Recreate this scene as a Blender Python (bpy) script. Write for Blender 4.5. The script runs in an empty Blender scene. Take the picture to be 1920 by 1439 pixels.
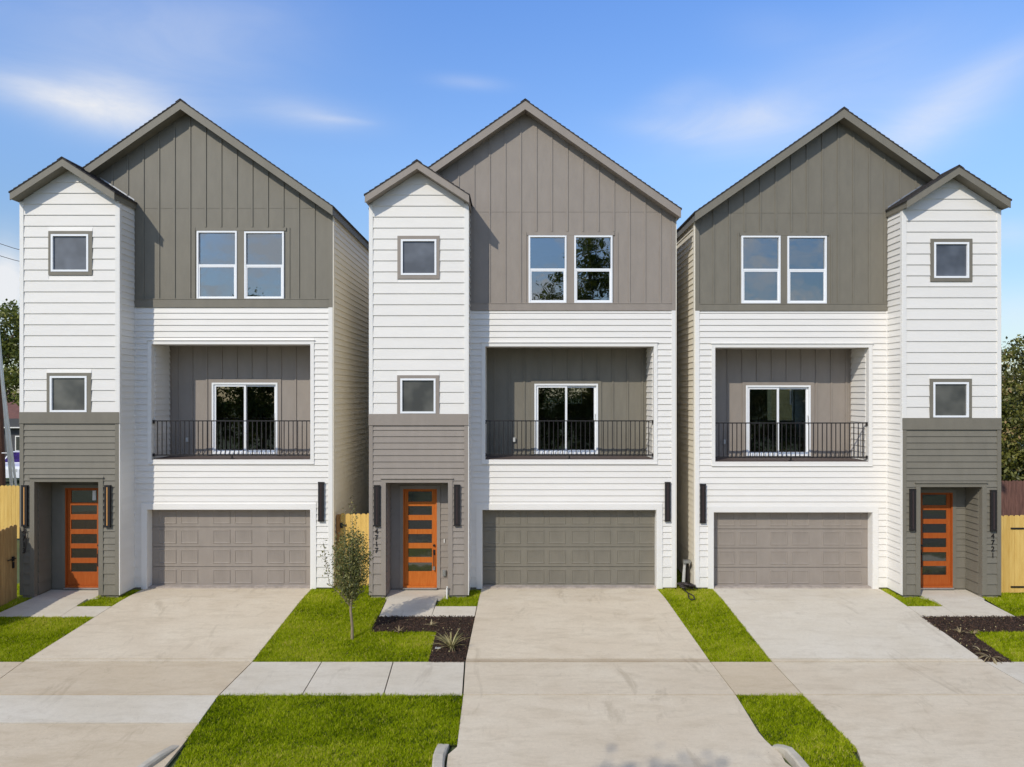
import bpy, math, random
import numpy as np
from mathutils import Vector, Matrix, noise
random.seed(7); RNG = np.random.default_rng(7)
R = math.radians
SC = bpy.context.scene
COL = SC.collection

# ------------------------------------------------------------------ camera, world, sun, exposure
CAMY, CAMZ, FPX = -19.56, 5.35, 1340.0          # camera distance from the facades, its height, focal length in px of 1920
cd = bpy.data.cameras.new('camera'); cam = bpy.data.objects.new('camera', cd); COL.objects.link(cam)
cam.location = (0, CAMY, CAMZ); cam.rotation_euler = (R(90), 0, 0)
cd.sensor_width = 36; cd.lens = FPX / 1920 * 36
cd.shift_x = -10 / 1920; cd.shift_y = 19.5 / 1920
cd.clip_start = .1; cd.clip_end = 3000
SC.camera = cam

SUN = Vector((-.67, -1.0, .93)).normalized()
EL = math.asin(SUN.z)
world = bpy.data.worlds.new('World'); SC.world = world; world.use_nodes = True
wt = world.node_tree; wt.nodes.clear()
def wn(t, **k):
    n = wt.nodes.new(t)
    for a, b in k.items(): setattr(n, a, b)
    return n
def wl(a, b): wt.links.new(a, b)
def wm(op, a, b=None, c=None):
    n = wn('ShaderNodeMath', operation=op)
    for i, v in enumerate((a, b, c)):
        if v is None: continue
        if hasattr(v, 'links'): wl(v, n.inputs[i])
        else: n.inputs[i].default_value = v
    return n.outputs[0]
wout = wn('ShaderNodeOutputWorld'); wbg = wn('ShaderNodeBackground')
sky = wn('ShaderNodeTexSky', sky_type='NISHITA')
sky.sun_disc = False; sky.sun_elevation = EL; sky.sun_rotation = math.atan2(SUN.x, SUN.y)
sky.air_density = 1.0; sky.dust_density = .3; sky.ozone_density = 3.0; sky.altitude = 0
tc = wn('ShaderNodeTexCoord'); sp = wn('ShaderNodeSeparateXYZ'); wl(tc.outputs['Generated'], sp.inputs[0])
X_, Y_, Z_ = sp.outputs
ysafe = wm('MAXIMUM', Y_, .05)
U = wm('DIVIDE', X_, ysafe); V = wm('DIVIDE', Z_, ysafe)
def blob(px, py, a, b, rot, amp):               # a wisp of cloud at a bearing, seen to the north of the houses
    u0, v0 = (px - 970) / 1340, (739 - py) / 1340; c, s = math.cos(R(rot)), math.sin(R(rot))
    du, dv = wm('SUBTRACT', U, u0), wm('SUBTRACT', V, v0)
    p = wm('ADD', wm('MULTIPLY', du, c), wm('MULTIPLY', dv, s))
    q = wm('SUBTRACT', wm('MULTIPLY', dv, c), wm('MULTIPLY', du, s))
    p = wm('DIVIDE', p, a / 1340); q = wm('DIVIDE', q, b / 1340)
    d = wm('ADD', wm('MULTIPLY', p, p), wm('MULTIPLY', q, q))
    return wm('MULTIPLY', wm('EXPONENT', wm('MULTIPLY', d, -1.0)), amp)
tot = None
for args in [(215, 195, 130, 55, -12, .75), (90, 180, 190, 36, -14, .5), (200, 70, 300, 120, -10, .38), (420, 60, 200, 80, 10, .14), (575, 215, 110, 26, -8, .34),
             (640, 225, 60, 7, -6, .25), (880, 155, 60, 13, -5, .25), (1385, 230, 125, 44, 6, .70), (1270, 180, 80, 26, 20, .16), (1790, 190, 210, 40, 33, .50), (1700, 280, 200, 60, 30, .25),
             (1600, 140, 280, 90, 25, .22), (1650, 230, 260, 60, 20, .15), (10, 535, 45, 75, 0, 1.5), (1900, 440, 60, 30, 0, .35), (1905, 590, 60, 50, 0, .4), (1450, 60, 90, 40, 0, .12), (1250, 245, 90, 18, -8, .18)]:
    o = blob(*args); tot = o if tot is None else wm('ADD', tot, o)
mp = wn('ShaderNodeMapping'); wl(tc.outputs['Generated'], mp.inputs[0]); mp.inputs['Scale'].default_value = (2.2, 2.2, 6.5)
nz = wn('ShaderNodeTexNoise'); wl(mp.outputs[0], nz.inputs[0]); nz.inputs['Scale'].default_value = 2.2; nz.inputs['Detail'].default_value = 7; nz.inputs['Roughness'].default_value = .6; nz.inputs['Distortion'].default_value = .9
front = wm('GREATER_THAN', Y_, .05)
wisps = wm('MULTIPLY', wm('MULTIPLY', tot, front), wm('MULTIPLY_ADD', nz.outputs[0], 1.5, .05))
mp2 = wn('ShaderNodeMapping'); wl(tc.outputs['Generated'], mp2.inputs[0]); mp2.inputs['Scale'].default_value = (1, 1, 2.2); mp2.inputs['Location'].default_value = (3.1, 1.7, .4)
nz2 = wn('ShaderNodeTexNoise'); wl(mp2.outputs[0], nz2.inputs[0]); nz2.inputs['Scale'].default_value = 5.5; nz2.inputs['Detail'].default_value = 8; nz2.inputs['Roughness'].default_value = .6
back = wm('LESS_THAN', Y_, 0.0)                 # scattered cumulus over the far side of the street (seen only in the window glass)
cum = wn('ShaderNodeMapRange'); wl(nz2.outputs[0], cum.inputs[0]); cum.inputs[1].default_value = .47; cum.inputs[2].default_value = .60
cum2 = wm('MULTIPLY', wm('MULTIPLY', cum.outputs[0], back), wm('MINIMUM', wm('MAXIMUM', wm('MULTIPLY', Z_, 12), 0), 1))
cum3 = wm('MULTIPLY', cum2, .85)
cl = wm('MINIMUM', wm('MAXIMUM', wm('ADD', wm('MULTIPLY', wisps, .8), cum3), 0), .92)
rp = wn('ShaderNodeValToRGB'); wl(wm('MAXIMUM', Z_, 0), rp.inputs[0]); e_ = rp.color_ramp.elements       # clear air tint by height above the horizon, scaled by 2
while len(e_) < 5: e_.new(.5)
for q_, (p_, c_) in enumerate(((0, (.31, .31, .32)), (.15, (.42, .43, .44)), (.3, (.56, .61, .67)), (.52, (.50, .65, .86)), (1, (.42, .46, .50)))): e_[q_].position = p_; e_[q_].color = (*c_, 1)
sc2 = wn('ShaderNodeVectorMath', operation='MULTIPLY'); wl(sky.outputs[0], sc2.inputs[0]); wl(rp.outputs[0], sc2.inputs[1])
sc3 = wn('ShaderNodeVectorMath', operation='SCALE'); wl(sc2.outputs[0], sc3.inputs[0]); sc3.inputs['Scale'].default_value = 2.0
mixc = wn('ShaderNodeMix', data_type='RGBA'); wl(cl, mixc.inputs[0]); wl(sc3.outputs[0], mixc.inputs[6]); mixc.inputs[7].default_value = (5.8, 5.85, 6.0, 1)
wl(mixc.outputs[2], wbg.inputs[0]); wbg.inputs[1].default_value = .15
wl(wbg.outputs[0], wout.inputs[0])

sd = bpy.data.lights.new('sun', 'SUN'); sun = bpy.data.objects.new('sun', sd); COL.objects.link(sun)
sd.energy = 3.0; sd.angle = R(.53); sd.color = (1.0, .935, .81)
sun.rotation_euler = SUN.to_track_quat('Z', 'Y').to_euler(); sun.location = (-20, -30, 30)
SC.view_settings.view_transform = 'Standard'; SC.view_settings.look = 'None'
SC.view_settings.exposure = 0.0; SC.view_settings.gamma = 1; SC.view_settings.use_curve_mapping = False
SC.render.engine = 'CYCLES'; SC.cycles.max_bounces = 8; SC.cycles.transparent_max_bounces = 12

# ------------------------------------------------------------------ materials
def mat(name, col, rough=.6, var=.0, vscale=3.0, bump=0, bscale=40, metal=0, col2=None, stretch=(1, 1, 1), spec=.5, detail=4, objvar=.02):
    m = bpy.data.materials.new(name); m.use_nodes = True; nt = m.node_tree; b = nt.nodes['Principled BSDF']
    b.inputs['Base Color'].default_value = (*col, 1); b.inputs['Roughness'].default_value = rough; b.inputs['Metallic'].default_value = metal
    b.inputs['Specular IOR Level'].default_value = spec
    g = nt.nodes.new('ShaderNodeNewGeometry'); mp = nt.nodes.new('ShaderNodeMapping'); nt.links.new(g.outputs['Position'], mp.inputs[0]); mp.inputs['Scale'].default_value = stretch
    if var or col2:
        n = nt.nodes.new('ShaderNodeTexNoise'); n.inputs['Scale'].default_value = vscale; n.inputs['Detail'].default_value = detail; n.inputs['Roughness'].default_value = .62; nt.links.new(mp.outputs[0], n.inputs[0])
        mr = nt.nodes.new('ShaderNodeMapRange'); nt.links.new(n.outputs[0], mr.inputs[0]); mr.inputs[1].default_value = .3; mr.inputs[2].default_value = .7
        mx = nt.nodes.new('ShaderNodeMix'); mx.data_type = 'RGBA'; nt.links.new(mr.outputs[0], mx.inputs[0])
        c2 = col2 or tuple(c * (1 - var) for c in col)
        mx.inputs[6].default_value = (*c2, 1); mx.inputs[7].default_value = (*[min(1, c * (1 + var)) for c in col], 1)
        oi = nt.nodes.new('ShaderNodeObjectInfo'); rr = nt.nodes.new('ShaderNodeMapRange'); nt.links.new(oi.outputs['Random'], rr.inputs[0]); rr.inputs[3].default_value = 1 - objvar; rr.inputs[4].default_value = 1 + objvar
        sc = nt.nodes.new('ShaderNodeVectorMath'); sc.operation = 'SCALE'; nt.links.new(mx.outputs[2], sc.inputs[0]); nt.links.new(rr.outputs[0], sc.inputs['Scale']); nt.links.new(sc.outputs[0], b.inputs['Base Color'])
    if bump:
        n = nt.nodes.new('ShaderNodeTexNoise'); n.inputs['Scale'].default_value = bscale; n.inputs['Detail'].default_value = 5; nt.links.new(mp.outputs[0], n.inputs[0])
        bp = nt.nodes.new('ShaderNodeBump'); bp.inputs['Strength'].default_value = bump; bp.inputs['Distance'].default_value = .02
        nt.links.new(n.outputs[0], bp.inputs['Height']); nt.links.new(bp.outputs[0], b.inputs['Normal'])
    return m
M = {}
M['white'] = mat('white_paint', (.775, .745, .695), .55, .022, 1.3, .10, 30, stretch=(1, 1, 4))
M['white_trim'] = mat('white_trim_paint', (.80, .775, .73), .5, .015, 2, .05, 40)
M['cream'] = mat('cream_paint', (.78, .72, .60), .6, .025, 1.0, .10, 30, stretch=(1, 1, 4))
M['olive'] = mat('olive_paint', (.188, .170, .132), .6, .07, 1.6, .12, 25, stretch=(3, 3, 1))
M['taupe'] = mat('taupe_paint', (.285, .245, .208), .6, .06, 1.6, .12, 25, stretch=(3, 3, 1))
M['vinyl'] = mat('white_vinyl', (.85, .86, .87), .35)
M['black'] = mat('black_metal', (.018, .015, .015), .4)
M['dark'] = mat('dark_gap', (.03, .028, .025), .9)
M['shingle'] = mat('asphalt_shingle', (.045, .040, .040), .95, .35, 14, .6, 60)
M['metal'] = mat('galvanised_metal', (.5, .5, .5), .35, .1, 5, metal=.8)
M['interior'] = mat('interior_darkened', (.06, .055, .05), .9)  # near black: darkness of the unlit rooms put into the wall colour
M['wood_floor'] = mat('wood_floor', (.22, .12, .05), .4, .3, 4, stretch=(1, 12, 1))
M['door'] = mat('orange_stained_wood', (.58, .175, .03), .6, .0, 5, .1, 50, spec=.2, col2=(.48, .115, .015), stretch=(7, 7, .7))
M['door_deep'] = mat('deep_orange_stained_wood', (.42, .11, .022), .6, .0, 5, .1, 50, spec=.2, col2=(.36, .075, .012), stretch=(7, 7, .7))
M['deck'] = mat('deck_boards', (.12, .09, .078), .8, .2, 6)
M['footing'] = mat('concrete_footing', (.36, .31, .27), .9, .25, 6, .3, 40)
M['amber'] = mat('amber_lit_lens', (.75, .38, .12), .4)  # warm lit strip put into the lens colour, without emission
M['sconce'] = mat('sconce_dark_lens', (.05, .035, .035), .25)
M['fence_yellow'] = mat('new_pine_fence', (.74, .50, .15), .85, .0, 2.5, .25, 30, col2=(.62, .38, .09), stretch=(6, 6, .6), detail=6, objvar=.09)
M['fence_shade_brown'] = mat('pine_fence_shade_brown', (.50, .31, .12), .85, .0, 2.5, .25, 30, col2=(.36, .20, .07), stretch=(6, 6, .6), detail=6, objvar=.1)  # pine browned in colour to stand for its weak oblique light
M['fence_red'] = mat('old_stained_fence', (.15, .07, .052), .85, .35, 3, .2, 30, stretch=(6, 6, .6))
M['post_brown'] = mat('pine_side_grain', (.36, .19, .07), .8, .2, 3, .2, 30, stretch=(6, 6, .6))
M['asphalt'] = mat('asphalt', (.06, .06, .06), .95, .2, 5, .5, 120)
M['soil'] = mat('lawn_soil', (.07, .085, .010), .95, .4, 6, .5, 60)
M['field'] = mat('far_ground', (.07, .09, .03), .95, .4, .4)
M['mulch'] = mat('mulch', (.048, .027, .017), .95, .5, 14, 1.0, 60)
M['bark'] = mat('bark', (.16, .12, .085), .9, .3, 8, .6, 30, stretch=(4, 4, 1))
M['stem'] = mat('pale_stem', (.26, .20, .13), .8, .25, 10, .4, 40)
M['pole'] = mat('brown_pole_wood', (.11, .05, .03), .9, .3, 4, .4, 30, stretch=(6, 6, .5))
M['cable'] = mat('brown_cable', (.03, .02, .018), .5)
M['pvc'] = mat('pale_grey_plastic', (.55, .55, .53), .4)
M['tyre'] = mat('tyre_rubber', (.02, .02, .02), .8)
M['car'] = mat('white_car_paint', (.75, .76, .8), .2)
M['brick_red'] = mat('red_brown_roof', (.16, .07, .05), .9, .2, 3)
M['grey_and_shade'] = mat('dark_grey_with_shade', (.07, .07, .075), .85)
M['beige'] = mat('beige_siding', (.66, .56, .24), .7)

def concrete(name, c1, c2, stain, brush=1):
    m = bpy.data.materials.new(name); m.use_nodes = True; nt = m.node_tree; b = nt.nodes['Principled BSDF']; L = nt.links.new
    b.inputs['Roughness'].default_value = .88; b.inputs['Specular IOR Level'].default_value = .25
    g = nt.nodes.new('ShaderNodeNewGeometry')
    def nse(scale, det, st=(1, 1, 1), rough=.6, dist=0):
        mp = nt.nodes.new('ShaderNodeMapping'); mp.inputs['Scale'].default_value = st; L(g.outputs['Position'], mp.inputs[0])
        n = nt.nodes.new('ShaderNodeTexNoise'); n.inputs['Scale'].default_value = scale; n.inputs['Detail'].default_value = det; n.inputs['Roughness'].default_value = rough; n.inputs['Distortion'].default_value = dist; L(mp.outputs[0], n.inputs[0]); return n.outputs[0]
    def rng(x, a, b_, c=0, d=1):
        r = nt.nodes.new('ShaderNodeMapRange'); L(x, r.inputs[0]); r.inputs[1].default_value = a; r.inputs[2].default_value = b_; r.inputs[3].default_value = c; r.inputs[4].default_value = d; return r.outputs[0]
    def mx(f, a, b_, bt='MIX'):
        k = nt.nodes.new('ShaderNodeMix'); k.data_type = 'RGBA'; k.blend_type = bt
        if hasattr(f, 'links'): L(f, k.inputs[0])
        else: k.inputs[0].default_value = f
        for i, v in ((6, a), (7, b_)):
            if hasattr(v, 'links'): L(v, k.inputs[i])
            else: k.inputs[i].default_value = (*v, 1)
        return k.outputs[2]
    c = mx(rng(nse(.55, 5, (1, 1.6, 1), .62, .6), .32, .68), c1, c2)
    c = mx(rng(nse(2.3, 7, (.6, 1.7, 1), .72, .4), .48, .75, 0, .8), c, stain)
    c = mx(rng(nse(14, 6, (1, 1, 1), .8), .4, .7, 0, .30), c, tuple(v * .72 for v in c1))
    c = mx(rng(nse(.9, 6, (1.4, .5, 1), .7, 1.1), .58, .68, 0, .5), c, tuple(v * .80 for v in stain))
    c = mx(rng(nse(70, 3), .3, .7, 0, .22), c, tuple(v * .62 for v in c1))
    c = mx(rng(nse(9, 4, (.25, 6, 1)), .35, .7, 0, .16 * brush), c, tuple(v * .7 for v in c1))
    c = mx(rng(nse(26, 2), .72, .76, 0, .5), c, tuple(v * .35 for v in stain))
    L(c, b.inputs['Base Color'])
    bp = nt.nodes.new('ShaderNodeBump'); bp.inputs['Strength'].default_value = .25; bp.inputs['Distance'].default_value = .01; L(nse(90, 4), bp.inputs['Height']); L(bp.outputs[0], b.inputs['Normal'])
    return m
M['conc'] = concrete('driveway_concrete', (.64, .54, .405), (.72, .63, .49), (.50, .41, .29))
M['conc_tan'] = concrete('tan_concrete', (.60, .49, .345), (.67, .565, .42), (.48, .38, .26))
M['conc_band'] = concrete('stained_tan_concrete', (.46, .37, .26), (.58, .49, .37), (.36, .27, .18))
M['conc_grey'] = concrete('grey_concrete', (.64, .57, .455), (.71, .65, .545), (.52, .45, .35), .7)
M['kerb'] = concrete('kerb_concrete', (.52, .47, .38), (.60, .55, .46), (.36, .31, .24), .5)

def leafmat(name, cols, rough=.5, trans=.35, spec=.5):
    m = bpy.data.materials.new(name); m.use_nodes = True; nt = m.node_tree; b = nt.nodes['Principled BSDF']; L = nt.links.new
    a = nt.nodes.new('ShaderNodeAttribute'); a.attribute_name = 'shade'
    r = nt.nodes.new('ShaderNodeValToRGB'); L(a.outputs['Fac'], r.inputs[0])
    el = r.color_ramp.elements
    while len(el) < len(cols): el.new(.5)
    for i, c in enumerate(cols): el[i].position = i / (len(cols) - 1); el[i].color = (*c, 1)
    L(r.outputs[0], b.inputs['Base Color']); b.inputs['Roughness'].default_value = rough; b.inputs['Specular IOR Level'].default_value = spec
    t = nt.nodes.new('ShaderNodeBsdfTranslucent'); L(r.outputs[0], t.inputs[0])
    s = nt.nodes.new('ShaderNodeMixShader'); s.inputs[0].default_value = trans; L(b.outputs[0], s.inputs[1]); L(t.outputs[0], s.inputs[2])
    L(s.outputs[0], nt.nodes['Material Output'].inputs[0]); return m
M['grass'] = leafmat('grass_blades', [(.05, .10, .003), (.26, .34, .004), (.42, .51, .008), (.56, .60, .04), (.75, .62, .18)], .9, .45, .04)
M['leaf_young'] = leafmat('young_tree_leaves', [(.06, .08, .025), (.15, .165, .05), (.26, .25, .075), (.46, .37, .13)], .5, .3)
M['leaf_dark'] = leafmat('evergreen_leaves', [(.06, .065, .015), (.15, .16, .03), (.26, .25, .06), (.42, .27, .12)], .45, .3)
M['leaf_bg'] = leafmat('background_leaves', [(.07, .09, .018), (.18, .20, .035), (.30, .29, .06)], .5, .3)
M['leaf_cream'] = leafmat('variegated_blades', [(.12, .14, .04), (.36, .31, .13), (.50, .43, .22)], .5, .2)
M['leaf_dry'] = leafmat('dry_blades', [(.14, .10, .05), (.30, .23, .12), (.42, .35, .2)], .7, .1)
M['chips'] = leafmat('mulch_chips', [(.015, .010, .007), (.05, .028, .018), (.10, .05, .03), (.20, .11, .065)], .9, 0)

def glass(name, tint, refl, rough=.01, base=(.01, .01, .012), opaque=0.0, wav=.0, tt=.6):
    m = bpy.data.materials.new(name); m.use_nodes = True; nt = m.node_tree; nt.nodes.remove(nt.nodes['Principled BSDF']); L = nt.links.new
    out = nt.nodes['Material Output']
    gl = nt.nodes.new('ShaderNodeBsdfGlossy'); gl.inputs['Roughness'].default_value = rough; gl.inputs[0].default_value = (*tint, 1)
    tr = nt.nodes.new('ShaderNodeBsdfTransparent'); tr.inputs[0].default_value = (tt, tt, tt * .97, 1)
    df = nt.nodes.new('ShaderNodeBsdfPrincipled'); df.inputs['Base Color'].default_value = (*base, 1); df.inputs['Roughness'].default_value = .5
    if opaque == 1:
        gg = nt.nodes.new('ShaderNodeNewGeometry'); nn = nt.nodes.new('ShaderNodeTexNoise'); nn.inputs['Scale'].default_value = 1.7; nn.inputs['Detail'].default_value = 2; L(gg.outputs['Position'], nn.inputs[0])
        vv = nt.nodes.new('ShaderNodeMapRange'); L(nn.outputs[0], vv.inputs[0]); vv.inputs[1].default_value = .35; vv.inputs[2].default_value = .65; mm_ = nt.nodes.new('ShaderNodeMix'); mm_.data_type = 'RGBA'; L(vv.outputs[0], mm_.inputs[0])
        mm_.inputs[6].default_value = (*[c * .45 for c in base], 1); mm_.inputs[7].default_value = (*[c * 1.5 for c in base], 1); L(mm_.outputs[2], df.inputs['Base Color'])
        n3 = nt.nodes.new('ShaderNodeTexNoise'); n3.inputs['Scale'].default_value = 55; L(gg.outputs['Position'], n3.inputs[0]); b3 = nt.nodes.new('ShaderNodeBump'); b3.inputs['Strength'].default_value = .5; L(n3.outputs[0], b3.inputs['Height']); L(b3.outputs[0], gl.inputs['Normal']); L(b3.outputs[0], df.inputs['Normal'])
    m0 = nt.nodes.new('ShaderNodeMixShader'); m0.inputs[0].default_value = opaque; L(tr.outputs[0], m0.inputs[1]); L(df.outputs[0], m0.inputs[2])
    m1 = nt.nodes.new('ShaderNodeMixShader'); m1.inputs[0].default_value = refl; L(m0.outputs[0], m1.inputs[1]); L(gl.outputs[0], m1.inputs[2])
    if wav:
        g = nt.nodes.new('ShaderNodeNewGeometry'); n = nt.nodes.new('ShaderNodeTexNoise'); n.inputs['Scale'].default_value = 1.6; n.inputs['Detail'].default_value = 2; L(g.outputs['Position'], n.inputs[0])
        bp = nt.nodes.new('ShaderNodeBump'); bp.inputs['Strength'].default_value = wav; bp.inputs['Distance'].default_value = .02; L(n.outputs[0], bp.inputs['Height']); L(bp.outputs[0], gl.inputs['Normal'])
    L(m1.outputs[0], out.inputs[0]); return m
M['glass_up'] = glass('reflective_window_glass', (.80, .86, .92), .27, wav=.14)
M['glass_door'] = glass('sliding_door_glass', (.9, .95, .9), .15, wav=.04, tt=.62)
M['glass_lite'] = glass('door_lite_glass', (.9, .9, .85), .16, .06, base=(.015, .015, .010), opaque=.9, wav=.4)
M['frost_up'] = glass('frosted_blue_grey_glass', (.7, .75, .85), .07, .4, base=(.070, .078, .092), opaque=1)
M['frost_low'] = glass('frosted_dim_glass', (.7, .75, .7), .06, .35, base=(.075, .072, .06), opaque=1)
M['windscreen'] = glass('violet_glare_windscreen', (.45, .25, 1.0), .7, .15, base=(.1, .05, .4), opaque=1)  # violet glare is put into the glass colour

# ------------------------------------------------------------------ mesh helpers
class MB:
    def __init__(s): s.v = []; s.f = []
    def add(s, vs, fs):
        n = len(s.v); s.v += [tuple(p) for p in vs]; s.f += [tuple(i + n for i in f) for f in fs]; return s
    def box(s, x0, x1, y0, y1, z0, z1):
        x0, x1 = min(x0, x1), max(x0, x1); y0, y1 = min(y0, y1), max(y0, y1); z0, z1 = min(z0, z1), max(z0, z1)
        return s.add([(x0, y0, z0), (x1, y0, z0), (x1, y1, z0), (x0, y1, z0), (x0, y0, z1), (x1, y0, z1), (x1, y1, z1), (x0, y1, z1)],
                     [(3, 2, 1, 0), (4, 5, 6, 7), (0, 1, 5, 4), (1, 2, 6, 5), (2, 3, 7, 6), (3, 0, 4, 7)])
    def prism_y(s, poly, y0, y1):                # polygon in xz, counter-clockwise seen from the front
        n = len(poly); vs = [(x, y0, z) for x, z in poly] + [(x, y1, z) for x, z in poly]
        return s.add(vs, [tuple(range(n)), tuple(range(2 * n - 1, n - 1, -1))] + [(i, i + n, (i + 1) % n + n, (i + 1) % n) for i in range(n)])
    def tube(s, pts, rad, seg=8, cap=True):
        pts = [Vector(p) for p in pts]; rad = rad if hasattr(rad, '__len__') else [rad] * len(pts)
        base = len(s.v); up = Vector((0, 0, 1))
        for i, p in enumerate(pts):
            d = (pts[min(i + 1, len(pts) - 1)] - pts[max(i - 1, 0)]).normalized()
            a = d.cross(up if abs(d.z) < .95 else Vector((1, 0, 0))).normalized(); b = d.cross(a)
            for k in range(seg):
                t = 2 * math.pi * k / seg; s.v.append(tuple(p + (a * math.cos(t) + b * math.sin(t)) * rad[i]))
        for i in range(len(pts) - 1):
            for k in range(seg):
                a0 = base + i * seg + k; a1 = base + i * seg + (k + 1) % seg; s.f.append((a0, a1, a1 + seg, a0 + seg))
        if cap:
            s.f.append(tuple(base + k for k in range(seg - 1, -1, -1))); e = base + (len(pts) - 1) * seg; s.f.append(tuple(e + k for k in range(seg)))
        return s
    def build(s, name, m, parent=None, **tags):
        vs = np.array(s.v, dtype=float); lo, hi = vs.min(0), vs.max(0)
        org = np.array(((lo[0] + hi[0]) / 2, (lo[1] + hi[1]) / 2, lo[2])); vs = vs - org
        me = bpy.data.meshes.new(name); me.from_pydata([tuple(p) for p in vs], [], s.f)
        for x in (m if isinstance(m, (list, tuple)) else [m]): me.materials.append(M[x])
        me.update()
        return place(name, me, Vector(org), parent, **tags)
WORG = {}
def place(name, me, org, parent=None, rot=None, scale=None, **tags):
    o = bpy.data.objects.new(name, me); COL.objects.link(o); org = Vector(org)
    WORG[o.name] = org
    if parent is not None: o.parent = parent; o.location = org - WORG[parent.name]
    else: o.location = org
    if rot: o.rotation_euler = rot
    if scale: o.scale = scale
    for k, v in tags.items(): o[k] = v
    return o
def thing(name, loc, label, cat, group=None):
    o = place(name, None, loc, None, label=label, category=cat)
    if group: o['group'] = group
    return o
def box(name, m, parent, *b, **tags): return MB().box(*b).build(name, m, parent, **tags)

# ------------------------------------------------------------------ surveyed positions
PR = [(-80, -.75), (-17, -.72), (-9.0, -.66), (-8.3, -.61), (-5.95, -.43), (-4.3, -.39), (-.9, -.03), (0, 0), (2000, 0)]
def zg(y):
    for (a, za), (b, zb) in zip(PR, PR[1:]):
        if y <= b: return za + (zb - za) * max(0, y - a) / (b - a)
    return 0.0
def G(px, py):                                   # a surveyed ground point
    lo, hi = 5.0, 60.0
    for _ in range(50):
        Z = (lo + hi) / 2; z = CAMZ - (py - 739) / FPX * Z
        if z > zg(Z + CAMY): lo = Z
        else: hi = Z
    return ((px - 970) / FPX * Z, Z + CAMY)
def PX(y): return lambda px: (px - 970) / FPX * (y - CAMY)
def PZ(y): return lambda py: CAMZ + (739 - py) / FPX * (y - CAMY)

def lawn_sheet(name, m, corners, dz, label=None, thick=0, parent=None, nx=2, kind='structure'):
    """corners: TL, TR, BR, BL in world xy; follows the ground profile."""
    (ax, ay), (bx, by), (cx, cy), (dx, dy) = corners
    ys = sorted(set([0.0, 1.0] + [min(1, max(0, (p - ay) / (dy - ay))) for p, _ in PR] + [i / 6 for i in range(7)]))
    b = MB(); rows = []
    for t in ys:
        L = Vector((ax + (dx - ax) * t, ay + (dy - ay) * t)); Rr = Vector((bx + (cx - bx) * t, by + (cy - by) * t)); r = []
        for i in range(nx + 1):
            p = L.lerp(Rr, i / nx); r.append((p.x, p.y, zg(p.y) + dz))
        rows.append(r)
    n = nx + 1
    for r in rows: b.v += r
    for j in range(len(rows) - 1):
        for i in range(nx): b.f.append((j * n + i, (j + 1) * n + i, (j + 1) * n + i + 1, j * n + i + 1))
    if thick:
        ring = [i for i in range(n)] + [j * n + n - 1 for j in range(1, len(rows))] + [(len(rows) - 1) * n + i for i in range(n - 2, -1, -1)] + [j * n for j in range(len(rows) - 2, 0, -1)]
        k = len(b.v)
        for i in ring: x, y, z = b.v[i]; b.v.append((x, y, z - thick))
        for i in range(len(ring)): j = (i + 1) % len(ring); b.f.append((ring[i], ring[j], k + j, k + i))
    t = {}
    if kind and parent is None: t['kind'] = kind
    return b.build(name, m, parent, **t)

# ------------------------------------------------------------------ the ground
b = MB(); ysl = [-400, -80, -17, -9, -8.3, -5.95, -4.3, -.9, 0, 20, 80, 900]; xsl = [-900, -60, -20, 0, 20, 60, 900]
for y in ysl:
    for x in xsl: b.v.append((x, y, zg(y) - .05))
nx_ = len(xsl)
for j in range(len(ysl) - 1):
    for i in range(nx_ - 1): b.f.append((j * nx_ + i, j * nx_ + i + 1, (j + 1) * nx_ + i + 1, (j + 1) * nx_ + i))
b.build('ground', 'field', kind='structure')
box('street', 'asphalt', None, -120, 120, -17.2, -9.0, -1.0, -.66, kind='structure')

GRASS = []                                       # (corners, density, wavy)
def lawn(corners, label=None, dens=7000, wavy=0):
    lawn_sheet('lawn', 'soil', corners, -.005); GRASS.append((corners, dens, wavy))
YB, YF = G(500, 1243)[1], G(500, 1305)[1]       # back and front edge of the pavement
YA = -8.95                                       # where the aprons meet the street
def edge_sheet(name, m, xl, xr, y0, y1, dz, thick=0, parent=None):
    n = 14; ys = [y0 + (y1 - y0) * i / n for i in range(n + 1)]; b = MB()
    for y in ys: b.v += [(xl(y), y, zg(y) + dz), (xr(y), y, zg(y) + dz)]
    for j in range(n): b.f.append((2 * j, 2 * j + 2, 2 * j + 3, 2 * j + 1))
    if thick:
        k = len(b.v); b.v += [(x, y, z - thick) for x, y, z in b.v]
        for j in range(n): b.f += [(2 * j, k + 2 * j, k + 2 * j + 2, 2 * j + 2), (2 * j + 1, 2 * j + 3, k + 2 * j + 3, k + 2 * j + 1)]
        b.f += [(0, 1, k + 1, k), (2 * n, k + 2 * n, k + 2 * n + 1, 2 * n + 1)]
    return b.build(name, m, parent, **({} if parent else dict(kind='structure')))
def slabs(name, m_list, xl, xr, ys, gap=.024, dz=.02):
    """A run of poured slabs between the y stations; xl and xr give the edges as functions of y."""
    y0, y1 = ys[0], ys[-1]
    base = edge_sheet(name, 'dark', lambda y: xl(y) + .004, lambda y: xr(y) - .004, y0, y1, dz - .03)
    for (a, c), mm in zip(zip(ys, ys[1:]), m_list):
        a2, c2 = a - gap * .8, c + gap * .8
        edge_sheet('slab', mm, xl, xr, a2, c2, dz, thick=.05, parent=base)
    return base
def lin(*pts):                                   # x edge through (y, x) stations
    def f(y):
        q = sorted(pts)
        for (a, xa), (b_, xb) in zip(q, q[1:]):
            if y <= b_ or (b_, xb) == q[-1]: return xa + (xb - xa) * (y - a) / (b_ - a)
    return f
Yg = .28
g = G
def P(px, py): x, y = G(px, py); return (y, x)
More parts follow.
